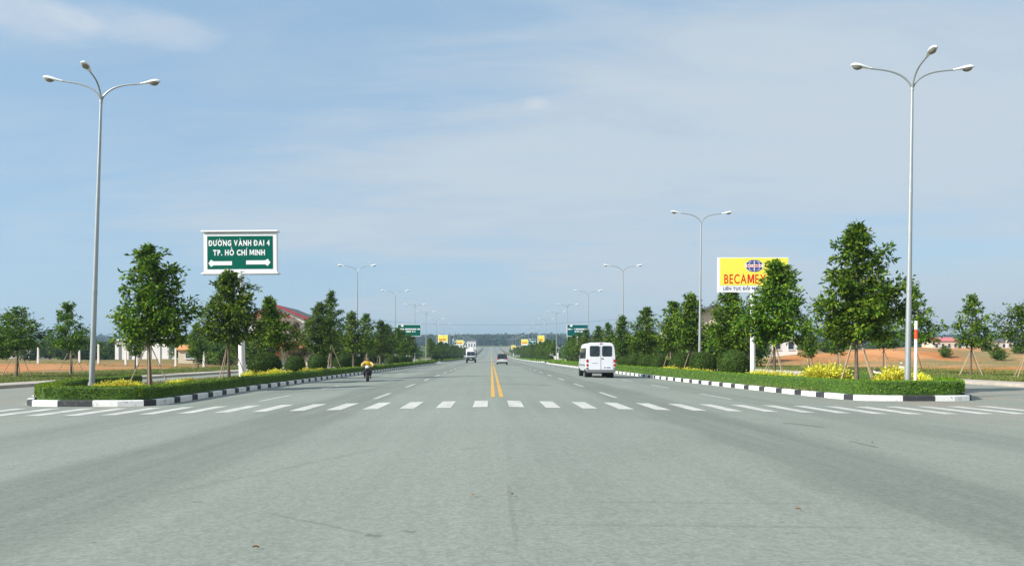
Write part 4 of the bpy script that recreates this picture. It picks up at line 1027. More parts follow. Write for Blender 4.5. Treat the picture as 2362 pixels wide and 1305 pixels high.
gold_row([(404, 34, 0.7, 0.9), (432, 36, 0.7, 0.9), (572, 44, 0.8, 1.1), (612, 46.5, 0.85, 0.95), (636, 47, 0.95, 1.0), (660, 48, 0.85, 0.95), (708, 57, 0.9, 0.95), (740, 60, 0.8, 0.9)], 'the left island row', 'golden shrubs of the left island')
gold_row([(1870, 35.0, 0.95, 1.15), (1886, 34.6, 1.15, 1.3), (1905, 35.2, 1.25, 1.35), (1924, 34.8, 1.2, 1.3), (1940, 35.6, 0.95, 1.1)], 'the clump left of the conical tree trunk', 'golden shrubs at the conical tree')
gold_row([(2030, 30.2, 0.8, 1.1), (2048, 30.4, 1.0, 1.3), (2066, 30.8, 1.1, 1.4), (2085, 31.2, 1.0, 1.4), (2106, 30.8, 0.95, 1.3), (2124, 30.4, 0.8, 1.15)], 'the clump round the right nose lamp', 'golden shrubs at the right nose')
gold_row([(1536, 59, 0.95, 0.95), (1552, 57, 1.0, 1.0), (1586, 53.5, 0.95, 1.0), (1600, 52, 0.9, 0.95), (1628, 48.5, 0.9, 1.0), (1662, 45.5, 0.75, 0.9), (1745, 40, 0.9, 1.2), (1778, 38, 0.9, 1.2), (1815, 36, 0.9, 1.2)], 'the right island row', 'golden shrubs of the right island')

# grass on the verges and in the beds (nobody could count it)
def grass_stuff(name, label, area, n, L, seed):
    rn = np.random.default_rng(seed); cen = []
    while len(cen) < n:
        x, y = area(rn)
        z = ground_z(x, y) if abs(x) > 20 else ISL+rise(y)+0.03
        cen.append((x, y, z))
    out = np.tile(np.array([0, 0, 1.0]), (n, 1)); me = leaf_mesh(name, cen, out, L, L*0.16, M['grass'], up=0.0, rnd=0.35)
    o = link(name, me); tag(o, label, 'grass', kind='stuff'); return o
def a_left(rn):
    y = 36+70*rn.random()**1.6; return (XL-1.7-9*rn.random()**1.3, y)
def a_right(rn):
    y = 36+70*rn.random()**1.6; return (XR+1.7+15*rn.random()**1.3, y)
grass_stuff('grass', 'short dry green grass on the left verge', a_left, 26000, 0.20, 81)
grass_stuff('grass', 'short dry green grass on the right verge', a_right, 38000, 0.22, 82)
def a_bed(rn):
    s = -1 if rn.random() < 0.5 else 1; y = 31+70*rn.random()**1.6; return (s*(12.0+4.8*rn.random()), y)
grass_stuff('grass', 'patchy green groundcover in the island beds', a_bed, 30000, 0.13, 83)
def a_weeds(rn):
    
    while True:
        s = -1 if rn.random() < 0.5 else 1; y = 52+75*rn.random(); x = s*(36+rn.random()*0.62*y)
        if mnoise.noise((x*0.09, y*0.12, 3.3)) > 0.12: return (x, y)
grass_stuff('scrub', 'dry weeds scattered over the bare fields', a_weeds, 12000, 0.22, 84)

# ------------------------------------------------------------------ vehicles
def wheel(parent, x, y, r, w, hub=True):
    o = empty('wheel', (x, y, r)); o.parent = parent
    s = 1 if x > 0 else -1
    mb = MB(); mb.lathe([(-w/2, r*0.62), (-w/2, r*0.92), (-w*0.36, r), (w*0.36, r), (w/2, r*0.92), (w/2, r*0.62)], 24); mb.build('tyre', M['tyre'], o, smooth='auto')
    if hub:
        mb = MB(); mb.lathe([(-w*0.3, r*0.1), (-w*0.42, r*0.3), (-w*0.35, r*0.6), (w*0.35, r*0.6), (w*0.42, r*0.3), (w*0.3, r*0.1)], 20); mb.build('rim', M['rim'], o, smooth='auto')
    return o
VSEC = [(0.80, 0.0), (0.93, 0.04), (0.985, 0.16), (0.99, 0.34), (0.975, 0.50), (0.955, 0.66), (0.92, 0.82), (0.87, 0.91), (0.78, 0.97), (0.62, 0.995), (0.0, 1.0)]
def vring(y, hw, zb, zt, sec=VSEC):
    r = [(a*hw, y, zb+b*(zt-zb)) for a, b in sec]; l = [(-a*hw, y, zb+b*(zt-zb)) for a, b in reversed(sec[:-1])]
    return r+l
van = empty('minibus', (at(1386, 54.5), 54.5, road_z(at(1386, 54.5), 54.5)))
mb = MB(); mb.loft([vring(0.0, 0.98, 0.47, 2.34), vring(0.05, 1.015, 0.43, 2.385), vring(0.4, 1.02, 0.40, 2.40), vring(3.9, 1.02, 0.38, 2.38), vring(4.25, 1.01, 0.38, 2.28), vring(4.75, 0.99, 0.37, 1.78), vring(5.05, 0.97, 0.36, 1.36), vring(5.45, 0.90, 0.38, 1.10), vring(5.62, 0.78, 0.44, 0.86)])
body = mb.build('body', M['vanwhite'], van, smooth='auto')
for s in (-1, 1):
    mb = MB(); mb.prism(rrect(0.80, 1.72, 0.09, cx=s*0.412, cy=1.36), -0.012, 0.012); dr = mb.build('rear_door', M['vanwhite'], van, bevel=0.006)
    mb = MB(); mb.prism(rrect(0.68, 0.72, 0.10, cx=s*0.415, cy=1.80), -0.020, 0.0); mb.build('window_seal', M['dark'], dr)
    mb = MB(); mb.prism(rrect(0.62, 0.66, 0.08, cx=s*0.415, cy=1.80), -0.026, -0.014); mb.build('rear_window', M['glass'], dr)
    for z0, z1 in ((1.04, 1.25), (0.78, 0.94)):
        mb = MB(); mb.prism(rrect(0.15, z1-z0, 0.04, cx=s*0.925, cy=(z0+z1)/2), -0.03, 0.05); mb.build('tail_light', M['taillight'], van, bevel=0.012)
    mb = MB(); mb.prism(rrect(0.15, 0.16, 0.03, cx=s*0.925, cy=0.63), -0.02, 0.05); mb.build('corner_trim', M['grey'], van)
mb = MB(); mb.box((0.0,-0.014,1.36), (0.018,0.006,1.70)); mb.build('door_gap', M['dark'], van)
mb = MB(); mb.prism(rrect(1.92, 0.2, 0.07, cx=0, cy=0.45), -0.12, 0.1); mb.build('bumper', M['grey'], van, bevel=0.02)
mb = MB(); mb.prism(rrect(0.50, 0.12, 0.02, cx=0.42, cy=0.70), -0.024, -0.010); pl = mb.build('number_plate', M['plate'], van)
mb = MB()
for i in range(7):
    if i != 2: mb.box((0.23+i*0.062, -0.027, 0.70), (0.045, 0.004, 0.075))
mb.build('plate_marks', M['plate_blue'], pl)
mb = MB(); mb.prism(rrect(0.13, 0.06, 0.02, cx=0.10, cy=1.30), -0.04, -0.01); mb.build('door_handle', M['dark'], van)
mb = MB(); mb.prism(rrect(0.44, 0.03, 0.01, cx=-0.42, cy=0.98), -0.017, -0.011); mb.build('badge_strip', M['grey'], van)
mb = MB(); mb.prism(rrect(0.20, 0.06, 0.02, cx=0, cy=2.325), -0.03, 0.08); mb.build('brake_light', M['taillight'], van)
for s in (-1, 1):
    for (y0, y1) in ((0.25, 1.15), (1.22, 2.15), (2.22, 3.15), (3.25, 4.15)):
        mb = MB(); z0, z1 = 1.30, 2.02; x0, x1 = 1.004, 0.958
        mb.add([(s*(x0+0.006), y0, z0), (s*(x0+0.006), y1, z0), (s*(x1+0.006), y1, z1), (s*(x1+0.006), y0, z1), (s*(x0-0.03), y0, z0), (s*(x0-0.03), y1, z0), (s*(x1-0.03), y1, z1), (s*(x1-0.03), y0, z1)], [(0,1,2,3),(4,5,6,7),(0,1,5,4),(1,2,6,5),(2,3,7,6),(3,0,4,7)])
        mb.build('side_window', M['glass'], van)
    mb = MB(); mb.box((s*1.018, 2.4, 0.85), (0.02, 3.6, 0.10)); mb.build('rub_strip', M['grey'], van)
    for yy in (1.19, 3.2): 
        mb = MB(); mb.box((s*1.004, yy, 0.98), (0.02, 0.015, 0.60)); mb.build('panel_seam', M['dark'], van)
    mb = MB(); mb.box((s*1.19, 4.45, 1.45), (0.2, 0.1, 0.3)); mb.box((s*1.05, 4.45, 1.32), (0.14, 0.04, 0.04)); mb.build('wing_mirror', M['dark'], van, bevel=0.02)
    for yy in (1.0, 4.5):
        wheel(van, s*0.85, yy, 0.335, 0.22)
        mb = MB(); mb.lathe([(s*0.70, 0.40), (s*0.972, 0.40)], 22, 'x', (0, yy, 0.37)); mb.build('wheel_arch', M['dark'], van)
    if s: wheel(van, s*0.60, 1.0, 0.34, 0.2, False)
mb = MB(); mb.box((0, 2.6, 0.38), (1.5, 4.6, 0.16)); mb.tube([(-0.6,1.0,0.34),(0.6,1.0,0.34)], 0.07, 8); mb.build('chassis', M['dark'], van)
mb = MB(); mb.add([(-0.84,4.30,2.20),(0.84,4.30,2.20),(0.90,4.98,1.46),(-0.90,4.98,1.46)], [(0,1,2,3)]); mb.build('windscreen', M['glass'], van)
tag(van, 'white minibus driving away in the right lanes', 'minibus')

truck = empty('truck', (at(1086, 160), 160, road_z(-4, 160)))
mb = MB(); mb.loft([vring(0.0, 0.93, 0.62, 1.45), vring(0.05, 0.97, 0.55, 1.75), vring(0.32, 0.98, 0.5, 2.3), vring(0.6, 0.98, 0.5, 2.42), vring(1.6, 0.98, 0.5, 2.42)]); mb.build('cab', M['vanwhite'], truck, smooth='auto')
for s in (-1, 1):
    mb = MB(); mb.add([(s*0.03, -0.04, 1.44), (s*0.84, -0.04, 1.44), (s*0.82, 0.01, 1.75), (s*0.03, 0.01, 1.75), (s*0.76, 0.24, 2.24), (s*0.03, 0.24, 2.24)], [(0,1,2,3), (3,2,4,5)]); mb.build('windscreen', M['glass'], truck)
    mb = MB(); mb.prism(rrect(0.22, 0.14, 0.04, cx=s*0.76, cy=0.84), -0.06, 0.02); mb.build('headlight', M['headlight'], truck)
    mb = MB(); mb.box((s*1.12, 0.3, 1.75), (0.14, 0.08, 0.36)); mb.box((s*1.02, 0.3, 1.85), (0.16, 0.04, 0.04)); mb.build('wing_mirror', M['dark'], truck)
    for yy in (0.75, 4.2): wheel(truck, s*0.85, yy, 0.40, 0.26)
mb = MB(); mb.box((0, -0.04, 0.96), (1.84, 0.05, 0.52)); mb.build('grille', M['truckgreen'], truck, bevel=0.02)
mb = MB(); mb.box((0, -0.08, 0.62), (1.96, 0.16, 0.30)); mb.build('bumper', M['dark'], truck, bevel=0.03)
mb = MB(); mb.prism(rrect(0.4, 0.16, 0.02, cx=0, cy=0.80), -0.085, -0.07); mb.build('number_plate', M['plate'], truck)
mb = MB(); mb.box((0, 3.7, 1.85), (2.06, 3.9, 1.7)); mb.build('cargo_box', M['truckgreen'], truck, bevel=0.03)
mb = MB(); mb.box((0, 1.74, 2.35), (2.06, 0.06, 0.9)); mb.build('headboard', M['white'], truck)
mb = MB(); mb.loft([[(-0.55,0.5,2.41),(0.55,0.5,2.41),(0.55,1.5,2.41),(-0.55,1.5,2.41)], [(-0.30,1.1,3.05),(0.30,1.1,3.05),(0.4,1.5,3.1),(-0.4,1.5,3.1)]]); mb.build('roof_fairing', M['white'], truck, bevel=0.05)
mb = MB(); mb.box((0, 3.3, 0.8), (0.9, 4.8, 0.2)); mb.build('chassis', M['dark'], truck)
tag(truck, 'small white and dark green truck coming towards the viewer', 'truck')

car = empty('car', (at(1158.5, 122), 122, road_z(1.7, 122)))
mb = MB(); mb.loft([vring(0.0, 0.74, 0.42, 0.84), vring(0.06, 0.80, 0.30, 0.90), vring(0.5, 0.83, 0.24, 0.94), vring(3.4, 0.83, 0.24, 0.98), vring(4.0, 0.80, 0.26, 0.86), vring(4.3, 0.70, 0.34, 0.70)]); mb.build('body', M['silver'], car, smooth='auto')
mb = MB(); mb.loft([vring(0.02, 0.79, 0.78, 0.95), vring(0.30, 0.75, 0.92, 1.58), vring(0.6, 0.74, 0.92, 1.66), vring(2.1, 0.74, 0.92, 1.66), vring(2.9, 0.76, 0.90, 1.05)]); mb.build('cabin', M['dark'], car, smooth='auto')
mb = MB(); mb.add([(-0.66,0.015,0.97),(0.66,0.015,0.97),(0.58,0.245,1.52),(-0.58,0.245,1.52)], [(0,1,2,3)]); mb.build('rear_window', M['glass'], car)
mb = MB(); mb.box((0,-0.06,0.36), (1.5,0.14,0.16)); mb.build('valance', M['dark'], car)
for s in (-1, 1):
    mb = MB(); mb.prism(rrect(0.16, 0.30, 0.04, cx=s*0.70, cy=0.90), -0.02, 0.06); mb.build('tail_light', M['taillight'], car)
    for yy in (0.72, 3.4): wheel(car, s*0.74, yy, 0.31, 0.19)
mb = MB(); mb.box((0, -0.04, 0.48), (1.56, 0.14, 0.24)); mb.build('bumper', M['silver'], car, bevel=0.03)
mb = MB(); mb.box((0, -0.005, 0.78), (0.44, 0.02, 0.13)); mb.build('number_plate', M['plate'], car)
mb = MB(); mb.box((0, 2.0, 0.26), (1.4, 3.2, 0.12)); mb.build('chassis', M['dark'], car)
tag(car, 'small silver car with dark windows driving away beside centre line', 'car')

def motorbike(loc, rz, fair, front, label):
    b = empty('motorcycle', loc, rz)                 # faces local -Y
    for (yy, r, w) in ((-0.62, 0.29, 0.09), (0.62, 0.29, 0.10)):
        o = empty('wheel', (0, yy, r)); o.parent = b
        mb = MB()
        rings = [[Vector((w/2*math.cos(c), (r-w/2+w/2*math.sin(c))*math.cos(a), (r-w/2+w/2*math.sin(c))*math.sin(a))) for c in np.linspace(0, 2*math.pi, 8, endpoint=False)] for a in np.linspace(0, 2*math.pi, 25)]
        mb.loft(rings, caps=False); mb.build('tyre', M['tyre'], o, smooth=True)
        mb = MB(); mb.lathe([(-0.05, 0.02), (-0.04, 0.05), (-0.012, 0.06), (0.012, 0.06), (0.04, 0.05), (0.05, 0.02)], 12)
        for k in range(6):
            a = k*math.pi/3; mb.tube([(0,0.04*math.cos(a),0.04*math.sin(a)), (0,(r-0.06)*math.cos(a),(r-0.06)*math.sin(a))], 0.012, 5)
        mb.build('rim', M['grey'], o)
    mb = MB()
    for s in (-1, 1): mb.tube([(s*0.075,-0.62,0.29),(s*0.075,-0.48,0.72)], 0.022, 8)
    mb.build('fork', M['dark'], b)
    mb = MB(); mb.loft([[(0.055*math.cos(a), -0.62+0.33*math.cos(t)*1.0, 0.29+0.33*math.sin(t)+0.02*math.sin(a)) for a in np.linspace(0, 2*math.pi, 8, endpoint=False)] for t in np.linspace(0.5, 2.4, 8)]); mb.build('front_fender', fair, b, smooth=True)
    mb = MB()                                        # headlight cowl and leg shield
    mb.loft([[(hw*math.cos(a), y, z+hh*math.sin(a)) for a in np.linspace(0, 2*math.pi, 14, endpoint=False)] for y, z, hw, hh in ((-0.58,0.92,0.06,0.05),(-0.54,0.93,0.11,0.08),(-0.44,0.95,0.13,0.09),(-0.34,0.96,0.09,0.06))]); mb.build('headlight_cowl', front, b, smooth=True)
    mb = MB(); mb.loft([[(0.075*math.cos(a), -0.592, 0.925+0.045*math.sin(a)) for a in np.linspace(0, 2*math.pi, 12, endpoint=False)], [(0.05*math.cos(a), -0.61, 0.925+0.03*math.sin(a)) for a in np.linspace(0, 2*math.pi, 12, endpoint=False)]]); mb.build('headlight', M['headlight'], b)
    mb = MB(); mb.loft([[(hw*math.cos(a), y+0.05*math.sin(a), z) for a in np.linspace(0, 2*math.pi, 12, endpoint=False)] for z, y, hw in ((0.36,-0.22,0.12),(0.5,-0.32,0.21),(0.70,-0.40,0.20),(0.86,-0.44,0.11))]); mb.build('leg_shield', fair, b, smooth=True)
    mb = MB(); mb.loft([[(hw*math.cos(a), y, z+hh*math.sin(a)) for a in np.linspace(0, 2*math.pi, 12, endpoint=False)] for y, z, hw, hh in ((-0.28,0.42,0.10,0.14),(0.0,0.46,0.13,0.16),(0.3,0.58,0.14,0.13),(0.6,0.68,0.11,0.09),(0.85,0.74,0.05,0.05))]); mb.build('frame_cover', fair, b, smooth=True)
    mb = MB(); mb.loft([[(hw*math.cos(a), y, z+hh*math.sin(a)) for a in np.linspace(0, 2*math.pi, 12, endpoint=False)] for y, z, hw, hh in ((-0.12,0.70,0.06,0.03),(0.05,0.73,0.12,0.05),(0.4,0.76,0.14,0.055),(0.75,0.80,0.11,0.045),(0.82,0.80,0.05,0.02))]); mb.build('seat', M['dark'], b, smooth=True)
    mb = MB(); mb.box((0,-0.02,0.33), (0.26,0.36,0.24)); mb.build('engine', M['grey'], b, bevel=0.04)
    mb = MB(); mb.tube([(0.13,-0.1,0.24),(0.17,0.25,0.22),(0.18,0.75,0.32)], [0.03,0.045,0.05], 8); mb.build('exhaust', M['chrome'], b)
    mb = MB(); mb.tube([(-0.34,-0.38,0.98),(-0.2,-0.44,0.97),(0,-0.46,0.96),(0.2,-0.44,0.97),(0.34,-0.38,0.98)], 0.014, 6); mb.build('handlebar', M['chrome'], b)
    for s in (-1, 1):
        mb = MB(); mb.tube([(s*0.22,-0.44,0.97),(s*0.27,-0.43,1.16)], 0.007, 5); m_ = mb.build('mirror_stem', M['chrome'], b)
        mb = MB(); mb.loft([[(s*0.28+0.06*math.cos(a), y, 1.19+0.04*math.sin(a)) for a in np.linspace(0, 2*math.pi, 12, endpoint=False)] for y in (-0.445, -0.415)]); mb.build('mirror', front, b)
        mb = MB(); mb.tube([(s*0.08,-0.02,0.25),(s*0.26,-0.02,0.25)], 0.014, 6); mb.build('footrest', M['dark'], b)
    mb = MB(); mb.box((0,0.86,0.70), (0.12,0.05,0.08)); mb.build('tail_light', M['taillight'], b)
    tag(b, label, 'motorcycle'); return b
mcx, mcy = at(848, 46.5), 46.5
mc = motorbike((mcx, mcy, road_z(mcx, mcy)), rad(5), M['dark'], M['white'], 'dark motorcycle with a pale headlight cowl riding towards the viewer')
scx, scy = at(2057, 41), 41.0
motorbike((scx, scy, road_z(scx, scy)), rad(68), M['white'], M['white'], 'white and black motorcycle half hidden behind the right golden shrubs')

# rider: one continuous body grown from joints, clothing as children
def skinned(name, verts, edges, radii, m, parent, root=0, sub=2):
    me = bpy.data.meshes.new(name); me.from_pydata(verts, edges, []); o = link(name, me, parent)
    o.modifiers.new('skin', 'SKIN'); 
    for i, r in enumerate(radii):
        sv = me.skin_vertices[0].data[i]; sv.radius = (r, r) if not hasattr(r, '__len__') else r; sv.use_root = (i == root)
    sb = o.modifiers.new('sub', 'SUBSURF'); sb.levels = sub; sb.render_levels = sub
    dg = bpy.context.evaluated_depsgraph_get(); dg.update()
    nm = bpy.data.meshes.new_from_object(o.evaluated_get(dg)); o.modifiers.clear(); o.data = nm; nm.name = name
    nm.materials.clear(); nm.materials.append(m); nm.polygons.foreach_set('use_smooth', [True]*len(nm.polygons))
    return o
def rider(loc, rz):
    r = empty('person', loc, rz)
    V, E, Rd_ = [], [], []
    def v(p, rr_, par=None):
        V.append(p); Rd_.append(rr_)
        if par is not None: E.append((par, len(V)-1))
        return len(V)-1
    pel = v((0,0.16,0.86), 0.14); wa = v((0,0.12,1.00), 0.12, pel); ch = v((0,0.02,1.18), 0.145, wa); nk0 = v((0,-0.04,1.31), 0.075, ch); nk = v((0,-0.085,1.385), 0.05, nk0)
    hd0 = v((0,-0.12,1.44), 0.072, nk); hd = v((0,-0.135,1.52), 0.092, hd0); hd2 = v((0,-0.125,1.59), 0.070, hd)
    for s in (-1, 1):
        sh = v((s*0.18,-0.02,1.26), 0.065, ch); el = v((s*0.36,-0.12,1.10), 0.046, sh); wr = v((s*0.335,-0.33,0.99), 0.030, el); pa = v((s*0.315,-0.385,0.99), 0.030, wr)
        for i in range(4):
            xx = s*(0.275+0.022*i); k = v((xx,-0.43,1.005), 0.0095, pa); k2 = v((xx,-0.445,0.975), 0.009, k); v((xx,-0.42,0.952), 0.008, k2)
        t = v((s*0.262,-0.395,0.978), 0.0105, pa); v((s*0.256,-0.405,0.955), 0.009, t)
        hp = v((s*0.10,0.12,0.82), 0.095, pel); kn = v((s*0.20,-0.28,0.66), 0.062, hp); an = v((s*0.20,-0.02,0.32), 0.040, kn); hl = v((s*0.205,0.02,0.275), 0.040, an); to = v((s*0.225,-0.17,0.262), 0.032, hl)
    body = skinned('body', V, E, Rd_, M['skin'], r)
    mb = MB()
    for s in (-1, 1):
        mb.lathe([(-0.016, 0.002), (-0.010, 0.012), (0.010, 0.012), (0.016, 0.002)], 8, 'x', (s*0.088, -0.12, 1.52))
        mb.lathe([(-0.010, 0.002), (-0.006, 0.009), (0.006, 0.009), (0.010, 0.002)], 8, 'x', (s*0.032, -0.222, 1.53))
    mb.tube([(0,-0.218,1.535),(0,-0.245,1.505),(0,-0.222,1.497)], [0.008,0.014,0.008], 6); mb.tube([(-0.024,-0.206,1.472),(0,-0.216,1.470),(0.024,-0.206,1.472)], 0.006, 5)
    mb.build('face_features', M['skin'], body, smooth=True)
    mb = MB(); rings = []
    for t in np.linspace(0.0, 1, 7):
        ph = t*math.pi/2; rings.append([(0.098*math.cos(ph)*math.cos(a), -0.118+0.106*math.cos(ph)*math.sin(a), 1.545+0.10*math.sin(ph)-(0.04*max(0, math.sin(a)) if t == 0 else 0)) for a in np.linspace(0, 2*math.pi, 16, endpoint=False)])
    mb.loft(rings); mb.build('hair', M['hair'], r, smooth=True)
    V2, E2, R2 = [], [], []
    def v2(p, q, par=None):
        V2.append(p); R2.append(q)
        if par is not None: E2.append((par, len(V2)-1))
        return len(V2)-1
    a = v2((0,0.17,0.86), 0.165); b_ = v2((0,0.12,1.0), 0.155, a); c_ = v2((0,0.02,1.18), 0.17, b_); d_ = v2((0,-0.04,1.305), 0.095, c_)
    for s in (-1, 1):
        e = v2((s*0.185,-0.015,1.255), 0.092, c_); f = v2((s*0.355,-0.115,1.105), 0.075, e); v2((s*0.345,-0.25,1.035), 0.060, f)
    skinned('shirt', V2, E2, R2, M['shirt'], r)
    V2.clear(); E2.clear(); R2.clear()
    a = v2((0,0.17,0.855), 0.15)
    for s in (-1, 1):
        h = v2((s*0.10,0.12,0.82), 0.112, a); kk = v2((s*0.20,-0.28,0.66), 0.082, h); v2((s*0.20,-0.09,0.42), 0.064, kk)
    skinned('trousers', V2, E2, R2, M['trousers'], r)
    tag(r, 'person in a yellow shirt riding the motorcycle towards the viewer', 'person'); return r
rd = rider((mcx, mcy, road_z(mcx, mcy)-0.02), rad(5)); rd.scale = (0.9, 0.9, 0.9); mc.scale = (0.9, 0.9, 0.9)

# dry leaves fallen on the carriageway
M['dryleaf'] = mat('dry_leaf', (0.22, 0.10, 0.035), 0.8)
for i, (px, py, lb) in enumerate(((590, 1271, 'dry brown leaf lying on the road, lower left foreground'), (1182, 1156, 'dry brown leaf lying near the foreground centre seam'), (1841, 1178, 'dry brown leaf lying on the road, right foreground'), (2012, 1013, 'dry leaf lying below the right end of the crossing'), (1092, 1156, 'small dry leaf just left of the foreground centre seam'))):
    d_ = F_PX*1.40/(py-HZ); x_ = at(px, d_); mb = MB(); a_ = i*1.3
    prof_ = [(0, 0), (0.3, 0.5), (0.65, 0.45), (1, 0)]
    vs_ = [(q*0.05-0.025, wv*0.02*sd_, 0.008+0.012*abs(sd_)+0.01*math.sin(q*3)) for sd_ in (-1, 0, 1) for q, wv in prof_]
    mb.add(vs_, [(r_*4+k_, r_*4+k_+1, r_*4+k_+5, r_*4+k_+4) for r_ in (0, 1) for k_ in range(3)])
    lf_ = mb.build('fallen_leaf', M['dryleaf'], loc=(x_, d_, road_z(x_, d_)+0.004)); lf_.rotation_euler = (0, 0, a_); tag(lf_, lb, 'leaf', 'fallen leaves')

# ------------------------------------------------------------------ buildings
def windows(parent, rects, y, frame=M['white']):
    for (x0, x1, z0, z1) in rects:
        mb = MB(); mb.box(((x0+x1)/2, y-0.03, (z0+z1)/2), (x1-x0+0.16, 0.06, z1-z0+0.16)); f = mb.build('window', frame, parent)
        mb = MB(); mb.box(((x0+x1)/2, y-0.065, (z0+z1)/2), (x1-x0, 0.02, z1-z0)); mb.build('pane', M['pane'], f)
        mb = MB(); mb.box(((x0+x1)/2, y-0.10, z0-0.12), (x1-x0+0.3, 0.16, 0.07)); mb.build('sill', M['wall'], f)
def gable_house(px, y, w, depth, eave, ridge, wallm, roofm, label, over=0.7, rz=0, tiers=False):
    x = at(px, y); h = empty('house', (x, y, ground_z(x, y)-0.05), rz)
    mb = MB(); mb.prism([(-w/2,0),(w/2,0),(w/2,eave),(0,ridge-0.12),(-w/2,eave)], 0, depth); mb.build('wall', wallm, h)
    sl = (ridge-eave)/(w/2); ex = w/2+over; ez = ridge-sl*ex
    for s in (-1, 1):
        mb = MB(); mb.prism([(0,ridge),(s*ex,ez),(s*ex,ez+0.22),(0,ridge+0.24)], -over, depth+over); rf_ = mb.build('roof', M['roofgrey'], h)
        mb = MB(); mb.prism([(0,ridge-0.06),(s*ex,ez-0.06),(s*ex,ez+0.30),(0,ridge+0.32)], -over-0.08, -over-0.003); mb.build('verge_board', roofm, rf_)
    if tiers:
        for s in (-1, 1):
            mb = MB(); mb.prism([(0,ridge-0.75),(s*ex*0.55,ridge-0.75-sl*ex*0.55),(s*ex*0.55,ridge-0.53-sl*ex*0.55),(0,ridge-0.53)], -over-1.1, -0.01); rf_ = mb.build('porch_roof', M['wall'], h)
            mb = MB(); mb.prism([(0,ridge-0.80),(s*ex*0.55,ridge-0.80-sl*ex*0.55),(s*ex*0.55,ridge-0.48-sl*ex*0.55),(0,ridge-0.48)], -over-1.18, -over-1.103); mb.build('verge_board', roofm, rf_)
    tag(h, label, 'house'); return h
hs = gable_house(638, 118, 8.2, 12, 7.0, 8.7, M['wall'], M['roofred'], 'white house with a red gabled roof behind the left trees', tiers=True)
windows(hs, [(-3.0,-1.8,4.6,6.0), (-0.6,0.6,4.6,6.0), (1.8,3.0,4.6,6.0), (-3.0,-1.8,1.0,2.4), (1.8,3.0,1.0,2.4)], 0)
mb = MB(); mb.box((0,-0.05,1.05), (1.2,0.08,2.1)); mb.build('door', M['ochre'], hs)
mb = MB(); mb.prism([(-2.6,2.6),(-0.02,2.6),(-0.02,3.5)], -4.4, 4.4, 'x'); mb.build('awning', M['ochre'], hs)
for (gx_, gw_, gh_) in ((-4.7, 1.4, 3.0), (4.9, 1.6, 2.4)):
    mb = MB(); mb.box((gx_,-1.0,gh_/2), (gw_,0.3,gh_)); mb.build('garden_wall', M['wallwarm'], hs)
hg = gable_house(1650, 122, 11.5, 12, 6.6, 9.0, M['wallwarm'], M['roofgrey'], 'cream house with a dark grey roof behind the right trees')
windows(hg, [(-4.2,-3.0,3.9,5.3), (-0.6,0.6,3.9,5.3), (3.0,4.2,3.9,5.3), (-4.2,-3.0,0.9,2.3), (3.0,4.2,0.9,2.3)], 0)
mb = MB(); mb.box((0,-0.05,1.05), (1.2,0.08,2.1)); mb.build('door', M['ochre'], hg)
def shed(px, y, w, d, h, wallm, roofm, label, nwin=0, slope=0.6, z=None, cat='building', doors=0, rz=0):
    x = at(px, y); r = empty('building', (x, y, (ground_z(x, y) if z is None else z)-0.05), rz)
    mb = MB(); mb.box((0, d/2, h/2), (w, d, h)); mb.build('wall', wallm, r)
    mb = MB(); mb.prism([(-0.4, h+0.003), (d/2, h+slope+0.003), (d+0.4, h+0.003), (d+0.4, h+0.15), (d/2, h+slope+0.16), (-0.4, h+0.15)], -w/2-0.4, w/2+0.4, 'x'); mb.build('roof', roofm, r)
    if nwin:
        st = w/nwin; windows(r, [(-w/2+st*(i+.3), -w/2+st*(i+.7), h*0.42, h*0.78) for i in range(nwin)], 0)
    for i in range(doors):
        st = w/doors; xc = -w/2+st*(i+.5)
        mb = MB(); mb.box((xc, -0.04, h*0.42), (st*0.26, 0.06, h*0.80)); mb.build('loading_door', M['grey'], r)
    tag(r, label, cat, 'distant buildings'); return r
shed(346, 172, 15, 12, 4.0, M['wall'], M['white'], 'long white warehouse behind the tallest left tree', 0, 0.7, doors=7)
shed(52, 240, 9, 8, 4.4, M['wall'], M['roofgrey'], 'pale building behind the scrub near the left frame edge', 3)
shed(798, 128, 3.2, 4, 2.9, M['wallwarm'], M['roofblue'], 'small shed with a blue roof behind the left trees', 1, 0.9)
shed(440, 128, 4.0, 4, 2.2, M['wallwarm'], M['ochre'], 'low ochre-roofed hut behind the green sign tree', 1, 0.7)
shed(2182, 300, 9.5, 8, 4.2, M['wallwarm'], M['roofpink'], 'distant building with a pinkish red roof left of the lone verge tree', 4, 1.4)
shed(2222, 310, 5.5, 8, 4.0, M['wall'], M['roofpink'], 'smaller pink-roofed building right beside the lone verge tree', 2, 1.3)
shed(2300, 290, 12, 8, 3.6, M['wallwarm'], M['roofgrey'], 'long pale grey-roofed building near the right frame edge', 5, 0.8)
shed(1778, 150, 10, 8, 3.6, M['wall'], M['wall'], 'white building glimpsed under the billboard tree', 4, 0.5)
shed(1263, 330, 9, 8, 4.5, M['wall'], M['white'], 'small white building behind the right far trees', 3, 0.5)
shed(1082, 900, 15, 14, 10, M['wall'], M['white'], 'pale block on the hill above the truck', 5, 0.4)
